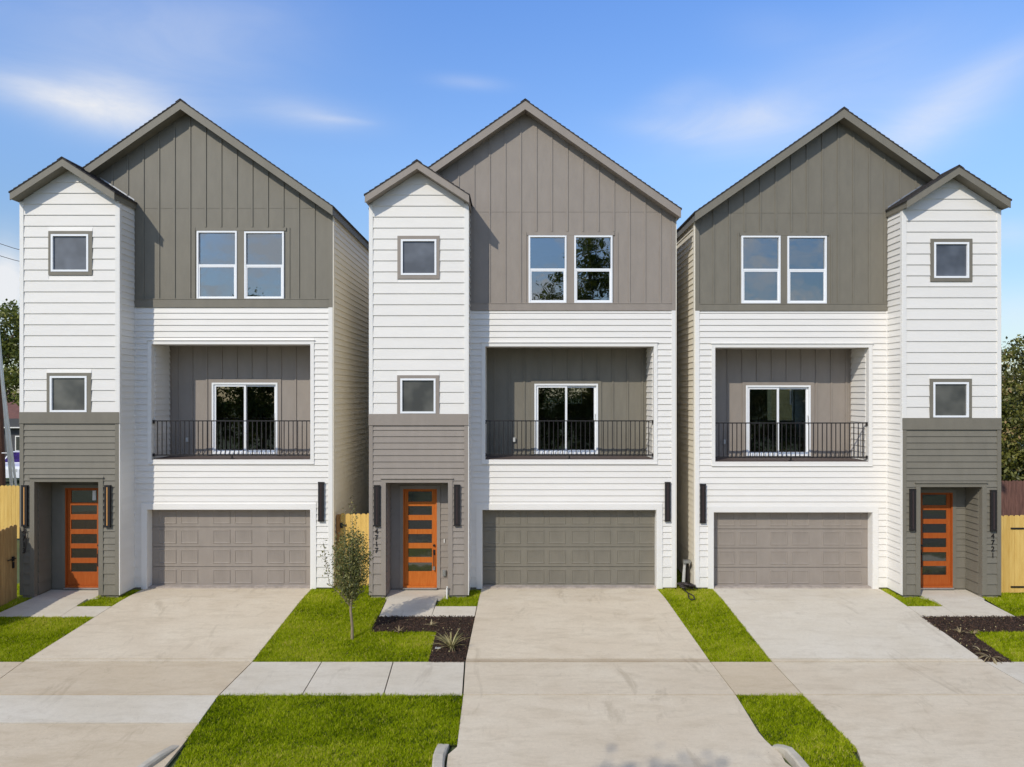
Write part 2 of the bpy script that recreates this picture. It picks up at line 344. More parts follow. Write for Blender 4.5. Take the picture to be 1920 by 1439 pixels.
d1l = lin((Yg, -10.2), P(44, 1243), (YF, -10.32), (YA, -10.5)); d1r = lin((Yg, -5.62), P(472, 1243), P(410, 1305), (-7.55, G(340, 1402)[0]), (YA, G(340, 1402)[0] + .0))
d2l = lin((Yg, -.97), P(873, 1243), P(869, 1305), P(857, 1403), P(842, 1407), (YA, G(829, 1406)[0] + .12)); d2r = lin((Yg, 3.80), P(1335, 1247), P(1381, 1308), P(1425, 1380), P(1444, 1400), P(1462, 1412), P(1476, 1439), (YA, 4.95))
d3l = lin((Yg, 5.33), P(1452, 1247), P(1511, 1310), P(1617, 1415), P(1605, 1419), P(1621, 1439), (YA, G(1630, 1439)[0])); d3r = lin((Yg, 9.9), P(1872, 1258), (YF, 10.05), (YA, 10.3))
YJ = YB + .13
for nm, l, r, mm in (('driveway', d1l, d1r, ('conc', 'conc', 'conc_tan', 'conc_grey', 'conc_tan')), ('driveway', d2l, d2r, ('conc', 'conc_band', 'conc', 'conc', 'conc')), ('driveway', d3l, d3r, ('conc_grey', 'conc', 'conc', 'conc', 'conc'))):
    ys = [Yg, YJ, YB, YF]
    if mm[0] == 'conc' and mm[1] == 'conc': ys += [-6.9, YA]
    else: ys += [YA]; mm = mm[:4]
    bo = slabs(nm, mm, l, r, ys)
# pavement between the drives
def walk(name, m, xs, y0, y1, gap=.022):
    base = lawn_sheet(name, 'dark', [(xs[0][0], y0), (xs[-1][0], y0), (xs[-1][1], y1), (xs[0][1], y1)], -.012)
    for (a0, a1), (b0, b1) in zip(xs, xs[1:]):
        lawn_sheet('slab', m, [(a0 + gap / 2, y0), (b0 - gap / 2, y0), (b1 - gap / 2, y1), (a1 + gap / 2, y1)], .018, thick=.05, parent=base)
    return base
def gx(px, py): return G(px, py)[0]
walk('pavement', 'conc_grey', [(d1r(YB) + .01, d1r(YF) + .01), (gx(603, 1243), gx(566, 1305)), (gx(737, 1243), gx(719, 1305)), (d2l(YB) - .02, d2l(YF) - .02)], YB, YF)
walk('pavement', 'conc_tan', [(d2r(YB) + .01, d2r(YF) + .01), (d3l(YB) - .01, d3l(YF) - .01)], YB, YF)
walk('pavement', 'conc_grey', [(d3r(YB) + .01, d3r(YF) + .01), (12.0, 12.0), (13.6, 13.6), (15.2, 15.2)], YB, YF)
walk('pavement', 'conc_tan', [(-15.2, -15.2), (-13.6, -13.6), (-12.0, -12.0), (d1l(YB) - .01, d1l(YF) - .01)], YB, YF)
# front paths: slabs in front of each porch
YP = -1.98
def path(cells):
    base = None
    for i, (m, c) in enumerate(cells):
        o = lawn_sheet('slab' if base else 'path', m, c, .02, thick=.06, parent=base)
        if base is None: base = o
YPE = -.86
path([('conc_grey', [(-12.72, -.10), (-11.0, -.10), (-11.0, YPE), (-12.72, YPE)]),
      ('conc_grey', [(-12.72, YPE - .01), (-11.25, YPE - .01), (-11.25, YP), (-12.95, YP)]),
      ('conc_grey', [(-11.24, -1.36), (d1l(-1.36) - .015, -1.36), (d1l(YP) - .015, YP), (-11.24, YP)])])
path([('conc_grey', [(-3.46, -.10), (-1.82, -.10), (-1.82, YPE), (-3.46, YPE)]),
      ('conc_grey', [(-3.40, YPE - .01), (-2.10, YPE - .01), (-2.12, YP), (-3.40, YP)]),
      ('conc_grey', [(-2.09, -1.36), (d2l(-1.36) - .02, -1.36), (d2l(YP) - .02, YP), (-2.11, YP)])])
path([('conc_grey', [(10.60, -.10), (12.22, -.10), (12.22, YPE), (10.60, YPE)]),
      ('conc_grey', [(10.85, YPE - .01), (12.12, YPE - .01), (12.25, YP), (10.85, YP)]),
      ('conc_grey', [(d3r(-1.36) + .015, -1.36), (10.84, -1.36), (10.84, YP), (d3r(YP) + .015, YP)])])
# lawns (top-left, top-right, bottom-right, bottom-left)
YI = -2.82
lawn([(-16, YP - .01), (d1l(YP) - .01, YP - .01), (d1l(YB) - .01, YB + .005), (-16, YB + .005)])
lawn([(-16, .5), (-13.15, .5), (-12.98, YP), (-16, YP)])
lawn([(-13.14, -.74), (-12.73, -.74), (-12.97, YP), (-13.14, YP)])
lawn([(-10.99, -.10), (d1l(-.1) - .01, -.10), (d1l(-1.35) - .01, -1.35), (-11.23, -1.35)], dens=8000)
lawn([(d1r(.6) + .01, .9), (-3.92, .9), (-3.92, -.76), (d1r(-.76) + .01, -.76)])
lawn([(d1r(-.76) + .01, -.76), (-3.43, -.76), (-3.43, YI), (d1r(YI) + .01, YI)])
XM = gx(815, 1197)
lawn([(d1r(YI) + .01, YI), (XM, YI), (gx(803, 1243), YB + .005), (d1r(YB) + .01, YB + .005)])
lawn([(-1.80, -.10), (d2l(-.1) - .01, -.10), (d2l(-1.35) - .01, -1.35), (-2.08, -1.35)], dens=8000)
lawn([(d2r(.9) + .01, 2.2), (4.9, 2.2), (4.9, 0), (d2r(0) + .01, 0)], dens=3500)
lawn([(d2r(0) + .01, -.0), (d3l(0) - .01, -.0), (d3l(YB) - .01, YB + .005), (d2r(YB) + .01, YB + .005)])
lawn([(d3r(0) + .01, -.02), (10.58, -.02), (10.83, -1.35), (d3r(-1.35) + .01, -1.35)], dens=8000)
lawn([(12.24, -.2), (16, -.2), (16, YP), (12.26, YP)])
XM3 = gx(1830, 1195)
lawn([(XM3, YI), (16, YI), (16, YB + .005), (XM3, YB + .005)])
YC = -7.55
lawn([(d1r(YF) + .01, YF - .005), (d2l(YF) - .01, YF - .005), (d2l(YC) - .01, YC), (d1r(YC) + .01, YC)], wavy=1)
lawn([(d1r(YC) + .05, YC), (d2l(YC) - .33, YC), (gx(812, 1439) - .02, -8.75), (gx(335, 1439), -8.75)])
xa, xb = G(1502, 1439)[0], G(1622, 1439)[0]
lawn([(d2r(YF) + .01, YF - .005), (d3l(YF) - .01, YF - .005), (d3l(-7.5) - .01, -7.5), (d2r(-7.5) + .01, -7.5)], wavy=.6)
lawn([(d2r(-7.5) + .02, -7.5), (d3l(-7.5) - .01, -7.5), (d3l(-7.72) - .01, -7.75), (G(1472, 1414)[0] + .02, -7.75)])
lawn([(G(1474, 1415)[0] + .02, -7.75), (G(1604, 1419)[0] - .01, -7.75), (xb - .01, -8.75), (xa + .12, -8.75)])
lawn([(-16, YF), (d1l(YF) - .01, YF), (d1l(-8.7) - .01, -8.75), (-16, -8.75)], dens=3000)
lawn([(d3r(YF) + .01, YF), (16, YF), (16, -8.75), (d3r(-8.7) + .01, -8.75)], dens=3000)
# planting beds
def bed(quads):
    base = None
    for c in quads:
        o = lawn_sheet('planting_bed', 'mulch', c, .012); 
        BEDS.append(c)
BEDS = []
bed([[(-3.42, YP - .01), (d2l(YP) - .02, YP - .01), (d2l(YI) - .02, YI), (-3.42, YI)],
     [(XM + .01, YI), (d2l(YI) - .02, YI), (d2l(YB) - .02, YB + .006), (gx(803, 1243) + .01, YB + .006)]])
bed([[(d3r(YP) + .02, YP - .01), (15.5, YP - .01), (15.5, YI), (d3r(YI) + .02, YI)],
     [(d3r(YI) + .02, YI), (XM3 - .01, YI), (XM3 - .01, YB + .006), (d3r(YB) + .02, YB + .006)]])
# kerb returns beside the aprons, then along the street
def sweep(name, pts, w, h, m):
    b = MB(); prof = [(-w / 2, -.2), (w / 2, -.2), (w / 2, h - .03), (w / 2 - .03, h), (-w / 2 + .03, h), (-w / 2, h - .02)]
    for i, (x, y) in enumerate(pts):
        a = Vector(pts[max(i - 1, 0)]); c = Vector(pts[min(i + 1, len(pts) - 1)]); d = (c - a).normalized(); n = Vector((-d.y, d.x))
        k = min(1, .15 + i * .45) if i < 3 else 1
        for u, v in prof: b.v.append((x + n.x * u, y + n.y * u, zg(y) + (v * k if v > 0 else v)))
    q = len(prof)
    for i in range(len(pts) - 1):
        for k in range(q): b.f.append((i * q + k, i * q + (k + 1) % q, (i + 1) * q + (k + 1) % q, (i + 1) * q + k))
    b.f.append(tuple(range(q))[::-1]); e = (len(pts) - 1) * q; b.f.append(tuple(range(e, e + q)))
    return b.build(name, m, kind='structure')
x1, x2 = G(327, 1405)[0], G(829, 1406)[0]
sweep('kerb', [(x1, -7.56), (x1 - .05, -7.75), (x1 - .12, -8.0), (x1 - .22, -8.3), (x1 - .32, -8.6), (x1 - .4, -8.95)], .15, .10, 'kerb')
sweep('kerb', [(x2 + .01, -7.54), (x2 - .01, -7.75), (x2 - .02, -8.0), (x2 - .0, -8.3), (x2 + .06, -8.6), (x2 + .14, -8.95)], .19, .11, 'kerb')
x3 = G(1455, 1407)[0]; x4 = G(1612, 1420)[0]
sweep('kerb', [(x3 + .0, -7.58), (x3 + .10, -7.68), (x3 + .17, -7.82), (x3 + .21, -8.05), (x3 + .24, -8.4), (x3 + .2, -8.95)], .17, .11, 'kerb')
for a, c in ((x1 - .3, x2 + .05), (x3 + .3, x4 + .4)): pass
box('kerb', 'kerb', None, x1 - .3, x2 + .2, -9.05, -8.85, -.9, -.5, kind='structure')
box('kerb', 'kerb', None, x3 + .2, x4 + .5, -9.05, -8.85, -.9, -.5, kind='structure')
# ------------------------------------------------------------------ houses
def unit_lap(m):
    key = 'lap_' + m
    me = bpy.data.meshes.get(key)
    if me is None:
        v = [(0, 0, 0), (1, 0, 0), (1, -1, 0), (0, -1, 0), (0, 0, 1), (1, 0, 1), (1, -.12, 1), (0, -.12, 1)]
        me = bpy.data.meshes.new(key); me.from_pydata(v, [], [(0, 1, 2, 3)[::-1], (4, 7, 6, 5)[::-1], (3, 2, 6, 7), (0, 3, 7, 4), (1, 5, 6, 2), (0, 4, 5, 1)]); me.materials.append(M[m])
    return me
def cube_mesh(m):
    key = 'bar_' + m; me = bpy.data.meshes.get(key)
    if me is None:
        v = [(x, y, z) for z in (0, 1) for y in (0, 1) for x in (0, 1)]
        me = bpy.data.meshes.new(key); me.from_pydata(v, [], [(0, 2, 3, 1), (4, 5, 7, 6), (0, 1, 5, 4), (1, 3, 7, 5), (3, 2, 6, 7), (2, 0, 4, 6)]); me.materials.append(M[m])
    return me
def bar(name, m, parent, x0, x1, y0, y1, z0, z1, **t): return place(name, cube_mesh(m), (x0, y0, z0), parent, scale=(x1 - x0, y1 - y0, z1 - z0), **t)
T = .027
CNT = {}
class Clad:
    def __init__(s, house): s.h = house; s.n = 0; s.rest = {}
    def board(s, face, a0, a1, pl, z0, z1, m, T=T):
        if a1 - a0 < .02 or z1 - z0 < .012: return
        if s.n < 296:
            s.n += 1; L = a1 - a0
            if face == 'F': place('siding_board', unit_lap(m), (a0, pl, z0), s.h, scale=(L, T, z1 - z0))
            elif face == 'R': place('siding_board', unit_lap(m), (pl, a0, z0), s.h, rot=(0, 0, R(90)), scale=(L, T, z1 - z0))
            else: place('siding_board', unit_lap(m), (pl, a1, z0), s.h, rot=(0, 0, R(-90)), scale=(L, T, z1 - z0))
        else:
            b = s.rest.setdefault(m, MB()); t = .12 * T
            if face == 'F': vs = [(a0, pl, z0), (a1, pl, z0), (a1, pl - T, z0), (a0, pl - T, z0), (a0, pl, z1), (a1, pl, z1), (a1, pl - t, z1), (a0, pl - t, z1)]
            elif face == 'R': vs = [(pl, a0, z0), (pl, a1, z0), (pl + T, a1, z0), (pl + T, a0, z0), (pl, a0, z1), (pl, a1, z1), (pl + t, a1, z1), (pl + t, a0, z1)]
            else: vs = [(pl, a1, z0), (pl, a0, z0), (pl - T, a0, z0), (pl - T, a1, z0), (pl, a1, z1), (pl, a0, z1), (pl - t, a0, z1), (pl - t, a1, z1)]
            b.add(vs, [(3, 2, 1, 0), (5, 6, 7, 4), (3, 2, 6, 7), (0, 3, 7, 4), (1, 5, 6, 2), (0, 4, 5, 1)])
    def rows(s, face, pl, a0, a1, z0, z1, m, holes=(), zs=None, T=T):
        zs = zs if zs is not None else ZROWS
        for lo, hi in zip(zs, zs[1:]):
            l, h = max(lo, z0), min(hi, z1)
            if h - l < .012: continue
            over = [q for q in holes if q[2] < h and q[3] > l]
            segs = [(a0, a1)]
            for q in over: segs = [w for p, e in segs for w in ((p, min(e, q[0])), (max(p, q[1]), e)) if w[1] - w[0] > .02]
            for p, e in segs: s.board(face, p, e, pl, l, h, m, T)
            for q in over:
                if l < q[3] < h: s.board(face, max(a0, q[0]), min(a1, q[1]), pl, q[3], h, m, T)
                if l < q[2] < h: s.board(face, max(a0, q[0]), min(a1, q[1]), pl, l, q[2], m, T)
    def finish(s):
        for m, b in s.rest.items(): b.build('siding_boards', m, s.h, kind='stuff')
ZROWS = [.06, .34, .62, .905] + [.905 + .1665 * k for k in range(1, 70)]
def wall_rects(b, x0, x1, z0, z1, holes, y0, y1):
    xs = sorted({x0, x1} | {v for h in holes for v in h[:2] if x0 < v < x1}); zs = sorted({z0, z1} | {v for h in holes for v in h[2:] if z0 < v < z1})
    for a, c in zip(zs, zs[1:]):
        run = None
        for p, q in list(zip(xs, xs[1:])) + [(None, None)]:
            solid = p is not None and not any(h[0] < (p + q) / 2 < h[1] and h[2] < (a + c) / 2 < h[3] for h in holes)
            if solid: run = (run[0], q) if run else (p, q)
            elif run: b.box(run[0], run[1], y0, y1, a, c); run = None
def frame_bars(b, x0, x1, z0, z1, w, y0, y1):
    b.box(x0, x1, y0, y1, z0, z0 + w); b.box(x0, x1, y0, y1, z1 - w, z1); b.box(x0, x0 + w, y0, y1, z0 + w, z1 - w); b.box(x1 - w, x1, y0, y1, z0 + w, z1 - w)
def trim_ring(name, m, parent, x0, x1, z0, z1, w, y0, y1, bottom=True):
    b = MB()
    b.box(x0 - w, x1 + w, y0, y1, z1, z1 + w)
    if bottom: b.box(x0 - w, x1 + w, y0, y1, z0 - w, z0)
    b.box(x0 - w, x0, y0, y1, z0, z1); b.box(x1, x1 + w, y0, y1, z0, z1)
    return b.build(name, m, parent)
PANELMESH = {}
def panel_mesh(m, w, h):
    key = (m, round(w, 3), round(h, 3))
    if key in PANELMESH: return PANELMESH[key]
    b = MB(); w2, h2 = w / 2, h / 2
    def ring(o, i, yo, yi):
        O = [(-w2 + o, yo, -h2 + o), (w2 - o, yo, -h2 + o), (w2 - o, yo, h2 - o), (-w2 + o, yo, h2 - o)]; I = [(-w2 + i, yi, -h2 + i), (w2 - i, yi, -h2 + i), (w2 - i, yi, h2 - i), (-w2 + i, yi, h2 - i)]
        b.add(O + I, [(k, (k + 1) % 4, (k + 1) % 4 + 4, k + 4) for k in range(4)])
    ring(0, .010, 0, -.012); ring(.010, .022, -.012, -.012); ring(.022, .034, -.012, -.002)
    n = 7; pw = (w - .068) / n; x = -w2 + .034
    for k in range(n):                            # beaded field: shallow vertical boards
        b.add([(x, -.002, -h2 + .034), (x + pw * .85, -.002, -h2 + .034), (x + pw * .85, -.002, h2 - .034), (x, -.002, h2 - .034)], [(0, 1, 2, 3)])
        b.add([(x + pw * .85, -.002, -h2 + .034), (x + pw, .003 - .005, -h2 + .034), (x + pw, -.008, h2 - .034), (x + pw * .85, -.008, h2 - .034)], [(0, 1, 2, 3)]); x += pw
    me = bpy.data.meshes.new('garage_panel'); me.from_pydata(b.v, [], b.f); me.materials.append(M[m]); PANELMESH[key] = me; return me
def digit_mesh(ch):
    key = 'digit_' + ch; me = bpy.data.meshes.get(key)
    if me: return me
    cu = bpy.data.curves.new('t', 'FONT'); cu.body = ch; cu.size = .185; cu.extrude = .008; cu.align_x = 'CENTER'
    o = bpy.data.objects.new('t', cu); COL.objects.link(o); dg = bpy.context.evaluated_depsgraph_get(); dg.update()
    me = bpy.data.meshes.new_from_object(o.evaluated_get(dg)); me.name = key; me.materials.clear(); me.materials.append(M['black'])
    me.transform(Matrix.Rotation(R(90), 4, 'X')); bpy.data.objects.remove(o); return me
yF, yT, yB, yPB = 0.0, -.75, 1.0, -.08          # facade, tower front, balcony back wall, porch back wall
fx, fz, tx, tz, bx_, bz_, px_, pz_ = PX(yF), PZ(yF), PX(yT), PZ(yT), PX(yB), PZ(yB), PX(yPB), PZ(yPB)
BACK = 13.0

def house(S):
    DM = 'door' if S['id'] == 'h2' else 'door_deep'
    A, B_ = S['col'], S['alt']                   # main accent and second accent colour
    t0, t1 = tx(S['tower'][0]), tx(S['tower'][1]); f0, f1 = fx(S['facade'][0]), fx(S['facade'][1])
    left = t0 < f0                                # tower on the left?
    if left: f0 = t1
    else: f1 = t0
    X0, X1 = min(t0, f0), max(t1, f1)
    h = thing('house', ((X0 + X1) / 2, 6, 0), S['label'], 'house', 'row of three new houses')
    K = Clad(h)
    rx = (X0 + X1) / 2; rz = S['ridge_z']; sl = .6975; rt = .21
    trx = (t0 + t1) / 2; trz = S['tridge_z']; tsl = .65
    bbz = fz(S['bb'][1]); bbt = fz(S['bb'][0])    # bottom of the accent band and its top
    # openings
    gar = (fx(S['garage'][0]), fx(S['garage'][1]), 0, fz(S['garage'][2]))
    bal = (fx(S['bal'][0]), fx(S['bal'][1]), fz(S['bal'][3]), fz(S['bal'][2]))
    wins = [(fx(w[0]), fx(w[1]), fz(w[3]), fz(w[2])) for w in S['wins']]
    por = (tx(S['porch'][0]), tx(S['porch'][1]), 0, tz(S['porch'][2]))
    tw = [(tx(w[0]), tx(w[1]), tz(w[3]), tz(w[2])) for w in S['twins']]
    cas = [(tx(w[0]), tx(w[1]), tz(w[3]), tz(w[2])) for w in S['tcase']]
    bandT, bandB = tz(S['band'][0]), tz(S['band'][1])
    # ---- shell
    b = MB(); wall_rects(b, f0, f1, .06, bbz, [gar, bal], yF, yF + .13); b.build('front_wall', 'white', h)
    ze = rz - sl * (X1 - X0) / 2 - rt - .02
    zjoin = fz(S['joint'])
    def rake_under(x, y=0): return rz - rt * 1.2 - sl * abs(x - rx)
    b = MB(); zb = min(zjoin, ze + .15); wall_rects(b, f0, f1, bbz, zb, wins, yF, yF + .13)
    def clipped(x0, x1, z0, top):                 # wall polygon between z0 and the rake
        pts = [(x0, z0), (x1, z0), (x1, top(x1))]
        if x0 < rx < x1: pts.append((rx, top(rx)))
        pts.append((x0, top(x0))); return pts
    hw = (rake_under(rx) - zb) / sl - .002
    b.prism_y(clipped(max(X0 + .01, rx - hw), min(X1 - .01, rx + hw), zb, rake_under), yF, yF + .13)
    if left: b.prism_y(clipped(X0 + .14, f0, bbz, lambda x: min(zb, rake_under(x))), yF + .01, yF + .13)
    else: b.prism_y(clipped(f1, X1 - .14, bbz, lambda x: min(zb, rake_under(x))), yF + .01, yF + .13)
    b.build('gable_panel', A, h)
    tA = trz - .19 * 1.15
    def trake(x): return tA - tsl * abs(x - trx)
    zt = trake(t0) - .001
    b = MB(); wall_rects(b, t0, t1, bandT, zt, tw, yT, yT + .12)
    b.prism_y([(t0, zt), (t1, zt), (trx, tA)], yT, yT + .12); b.build('tower_wall', 'white', h)
    b = MB(); wall_rects(b, t0, t1, .06, bandT, [por], yT, yT + .12); b.build('tower_base', A, h)
    # side walls of the tower and of the house
    b = MB(); b.box(t0, t0 + .12, yT + .12, yF + .13 if not left else yF + .13, .06, zt) ; b.box(t1 - .12, t1, yT + .12, yF, .06, zt); b.build('tower_side', 'white', h)
    b = MB(); ztop = rake_under(X0) - .0
    b.box(X0, X0 + .13, yF + .13, BACK, .06, ztop); b.box(X1 - .13, X1, yF + .13, BACK, .06, ztop)
    bh = S.get('back_window'); hl = [bh] if bh else []
    wall_rects(b, X0 + .13, X1 - .13, .06, ztop, hl, BACK - .13, BACK)
    b.prism_y(clipped(X0, X1, ztop, rake_under), BACK - .13, BACK); b.build('side_wall', 'cream', h)
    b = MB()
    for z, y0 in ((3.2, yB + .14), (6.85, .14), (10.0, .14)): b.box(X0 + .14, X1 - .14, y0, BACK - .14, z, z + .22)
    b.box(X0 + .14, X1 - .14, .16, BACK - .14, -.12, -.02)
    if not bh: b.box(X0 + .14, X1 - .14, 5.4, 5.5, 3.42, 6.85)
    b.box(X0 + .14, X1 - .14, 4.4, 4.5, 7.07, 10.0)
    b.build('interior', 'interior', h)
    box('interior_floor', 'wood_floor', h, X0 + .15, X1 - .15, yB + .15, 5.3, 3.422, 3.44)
    b = MB(); b.box(X0 + .02, X1 - .02, yF + .03, BACK - .02, -.2, .06); 
    b.box(t0 + .03, por[0] - .02, yT + .03, yF, -.2, .06); b.box(por[1] + .02, t1 - .03, yT + .03, yF, -.2, .06)
    b.box(por[0] - .02, por[1] + .02, -.6, yF, -.2, -.06)
    b.build('footing', 'footing', h)
    # ---- roofs
    def roof(x, z, half, slope, y0, y1, thick, over, nm, lay=.028, xcut=None):
        un = math.hypot(1, slope)
        for sgn in (-1, 1):
            e = half + over
            b = MB(); top = [(x, z - lay * un), (x + sgn * e, z - lay * un - slope * e)]
            poly = [top[0], top[1], (top[1][0], top[1][1] - thick * un), (x, top[0][1] - thick * un)]
            if sgn > 0: poly = poly[::-1]
            b.prism_y(poly[::-1] if False else poly, y0, y1); b.build(nm, A, h)
            # courses of shingles: a stepped sheet
            b = MB(); n = int(e * un / .145); prev = None
            for k in range(n):
                s0 = k / n * (e + .03); s1 = (k + 1) / n * (e + .03) + .004
                za, zc = z - slope * s0 - lay * .55 * un, z - slope * s1
                xa, xc = x + sgn * s0, x + sgn * s1
                p = [(xa, za + .006), (xc, zc + .008), (xc, zc - lay * un), (xa, za - lay * .45 * un)]
                if sgn > 0: p = p[::-1]
                b.prism_y(p, y0 - .05, y1 + .02)
            b.build('shingles', 'shingle', h, kind='stuff')
            # rake board
            b = MB(); hh = thick + .012
            poly = [(x, z - lay * un), (x + sgn * (e + .012), z - lay * un - slope * (e + .012)), (x + sgn * (e + .012), z - lay * un - slope * (e + .012) - hh * un), (x, z - lay * un - hh * un)]
            if sgn > 0: poly = poly[::-1]
            b.prism_y(poly, y0 - .035, y0 - .001); b.build('rake_board', A, h)
    roof(rx, rz, (X1 - X0) / 2, sl, -.30, BACK + .3, .18, .08, 'roof')
    roof(trx, trz, (t1 - t0) / 2, tsl, yT - .30, yF - .002, .15, .045, 'tower_roof')
    # ridge cap and bright flashing where the tower roof meets the gable
    b = MB(); b.prism_y([(rx - .13, rz - .085), (rx, rz + .004), (rx + .13, rz - .085), (rx + .13, rz - .07), (rx, rz + .02), (rx - .13, rz - .07)], -.35, BACK + .3); b.build('ridge_cap', 'shingle', h)
    b = MB(); b.prism_y([(trx - .12, trz - .075), (trx, trz + .004), (trx + .12, trz - .075), (trx + .12, trz - .06), (trx, trz + .02), (trx - .12, trz - .06)], yT - .35, yF - .01); b.build('ridge_cap', 'shingle', h)
    sg = 1 if left else -1
    xa, xc = trx + sg * .35, trx + sg * (t1 - t0) / 2
    za, zc = trz - tsl * .35, trz - tsl * (t1 - t0) / 2
    poly = [(xa, za + .01), (xc, zc + .01), (xc, zc + .045), (xa, za + .045)]
    MB().prism_y(poly if left else poly[::-1], yF - .012, yF - .003).build('flashing', 'metal', h)
    # ---- facade trims
    cb = .1
    MB().box(*( (f1 - cb, f1 + .012) if left else (f0 - .012, f0 + cb)), yF - .032, yF, .06, bbz).build('corner_board', 'white_trim', h)
    MB().box(*( (f1 - cb, f1 + .012) if left else (f0 - .012, f0 + cb)), yF - .032, yF, bbz, ze + .03).build('corner_board', A, h)
    e0, e1 = (f1 + .012, f1 + .04) if left else (f0 - .04, f0 - .012)
    MB().box(e0, e1, yF - .02, yF + .09, .06, ze - .05).build('corner_board', 'cream', h)
    inn = (f0, f0 + .05) if left else (f1 - .05, f1)
    MB().box(*inn, yF - .028, yF, .06, bbz).build('corner_board', 'white_trim', h)
    s0, s1 = (f0 + .05, f1 - cb) if left else (f0 + cb, f1 - .05)
    box('band_board', A, h, f0 + (.0 if left else cb), f1 - (cb if left else 0), yF - .036, yF, bbz, bbt)
    box('band_cap', A, h, f0 + (.0 if left else cb), f1 - (cb if left else 0), yF - .046, yF, bbt, bbt + .02)
    gt, bt = .15, .10
    K.rows('F', yF, s0, s1, .06, bbz, 'white', [(gar[0] - gt, gar[1] + gt, 0, gar[3] + gt), (bal[0] - bt, bal[1] + bt, bal[2] - bt, bal[3] + bt)])
    trim_ring('garage_trim', 'white_trim', h, gar[0], gar[1], 0.02, gar[3], gt, yF - .034, yF, bottom=False)
    b = MB(); yg = .27; b.box(gar[0] - .1, gar[0] + .012, yF + .131, yg + .1, .0, gar[3] + .1); b.box(gar[0] - .01, gar[0] + .012, yF - .03, yF + .13, .0, gar[3] - .012); b.box(gar[1] - .012, gar[1] + .1, yF + .131, yg + .1, 0, gar[3] + .1); b.box(gar[1] - .012, gar[1] + .01, yF - .03, yF + .13, .0, gar[3] - .012); b.box(gar[0] - .01, gar[1] + .01, yF - .03, yg + .1, gar[3] - .012, gar[3] + .02); b.build('garage_jamb', 'white_trim', h)
    trim_ring('balcony_trim', 'white_trim', h, *bal, bt, yF - .034, yF)
    box('trim_cap', 'white_trim', h, bal[0] - bt - .02, bal[1] + bt + .02, yF - .06, yF, bal[3] + bt, bal[3] + bt + .02)
    box('trim_cap', 'white_trim', h, bal[0] - bt, bal[1] + bt, yF - .05, yF, bal[2] - bt - .02, bal[2] - bt)
    # garage door
    g0, g1, gh = gar[0], gar[1], gar[3]
    gd = box('garage_door', B_, h, g0 + .003, g1 - .003, yg - .01, yg + .03, .015, gh)
    sh = gh / 4
    for i in range(4): bar('door_section', B_, gd, g0 + .006, g1 - .006, yg - .032, yg - .0105, .02 + i * sh + .004, (i + 1) * sh - .004 + (.012 if i < 3 else 0))
    npair = S['pairs']; pw, pp = .485, .60; PPi = (g1 - g0) / npair if npair == 3 else 1.245
    cxs = [((g0 + g1) / 2 + (k - (npair - 1) / 2) * PPi) for k in range(npair)]
    for i in range(4):
        for c in cxs:
            for s_ in (-1, 1): place('door_panel', panel_mesh(B_, pw, sh * .70), (c + s_ * pp / 2, yg - .033, .02 + (i + .5) * sh), gd)
    box('bottom_seal', 'dark', gd, g0 + .01, g1 - .01, yg - .034, yg - .0325, .0, .02)
    # balcony
    b0, b1, bz0, bz1 = bal
    sd_ = S['slider']; sl0, sl1, sz0, sz1 = bx_(sd_[0]), bx_(sd_[1]), bz0 + .07, bz_(sd_[2])
    b = MB(); wall_rects(b, b0 - .02, b1 + .02, bz0, bz1 + .12, [(sl0, sl1, sz0, sz1)], yB, yB + .13); b.build('balcony_back_wall', B_, h)
    MB().box(b0 - .13, b0 - .001, yF + .131, yB, bz0, bz1 + .14).box(b1 + .001, b1 + .13, yF + .131, yB, bz0, bz1 + .14).build('balcony_side_wall', 'white', h)
    box('balcony_ceiling', 'white_trim', h, b0 - .001, b1 + .001, yF + .131, yB, bz1 + .02, bz1 + .14)
    box('balcony_floor', 'deck', h, b0 + .002, b1 - .002, yF + .005, yB, bz0 - .1, bz0 + .012)
    vis = ('R', b0) if (b0 + b1) < 0 and left and b0 < -3 else ('L', b1)
    K.rows(vis[0], vis[1] + (.001 if vis[0] == 'R' else -.001), .14, yB - .03, bz0 + .02, bz1, 'white')
    for xx in (b0, b1 - .045): box('corner_board', B_, h, xx, xx + .045, yB - .03, yB - .0005, bz0 + .02, bz1 + .02)
    n = int((b1 - b0) / .425)
    for i in range(n + 1):
        x = b0 + .2 + i * .425
        if x > b1 - .08: break
        z0 = bz0 + .1
        if sl0 - .15 < x < sl1 + .1: z0 = sz1 + .13
        bar('batten', B_, h, x, x + .045, yB - .024, yB, z0, bz1 + .02)
    b = MB(); w = .1; b.box(sl0 - w, sl1 + w, yB - .028, yB, sz1, sz1 + w); b.box(sl0 - w, sl0, yB - .028, yB, bz0 + .02, sz1); b.box(sl1, sl1 + w, yB - .028, yB, bz0 + .02, sz1); b.build('door_trim', B_, h)
    for q0_, q1_ in ((b0 + .05, sl0 - w), (sl1 + w, b1 - .05)): box('skirting_board', B_, h, q0_, q1_, yB - .03, yB, bz0 + .014, bz0 + .1)
    b = MB(); frame_bars(b, sl0, sl1, sz0, sz1, .05, yB - .04, yB + .09); mid = (sl0 + sl1) / 2
    frame_bars(b, sl0 + .05, mid + .03, sz0 + .05, sz1 - .05, .06, yB - .01, yB + .03); frame_bars(b, mid - .03, sl1 - .05, sz0 + .05, sz1 - .05, .06, yB + .032, yB + .07)
    sdo = b.build('sliding_door', 'vinyl', h)
    box('pane', 'glass_door', sdo, sl0 + .10, mid - .025, yB + .008, yB + .014, sz0 + .1, sz1 - .1); box('pane', 'glass_door', sdo, mid + .03, sl1 - .10, yB + .05, yB + .056, sz0 + .1, sz1 - .1)
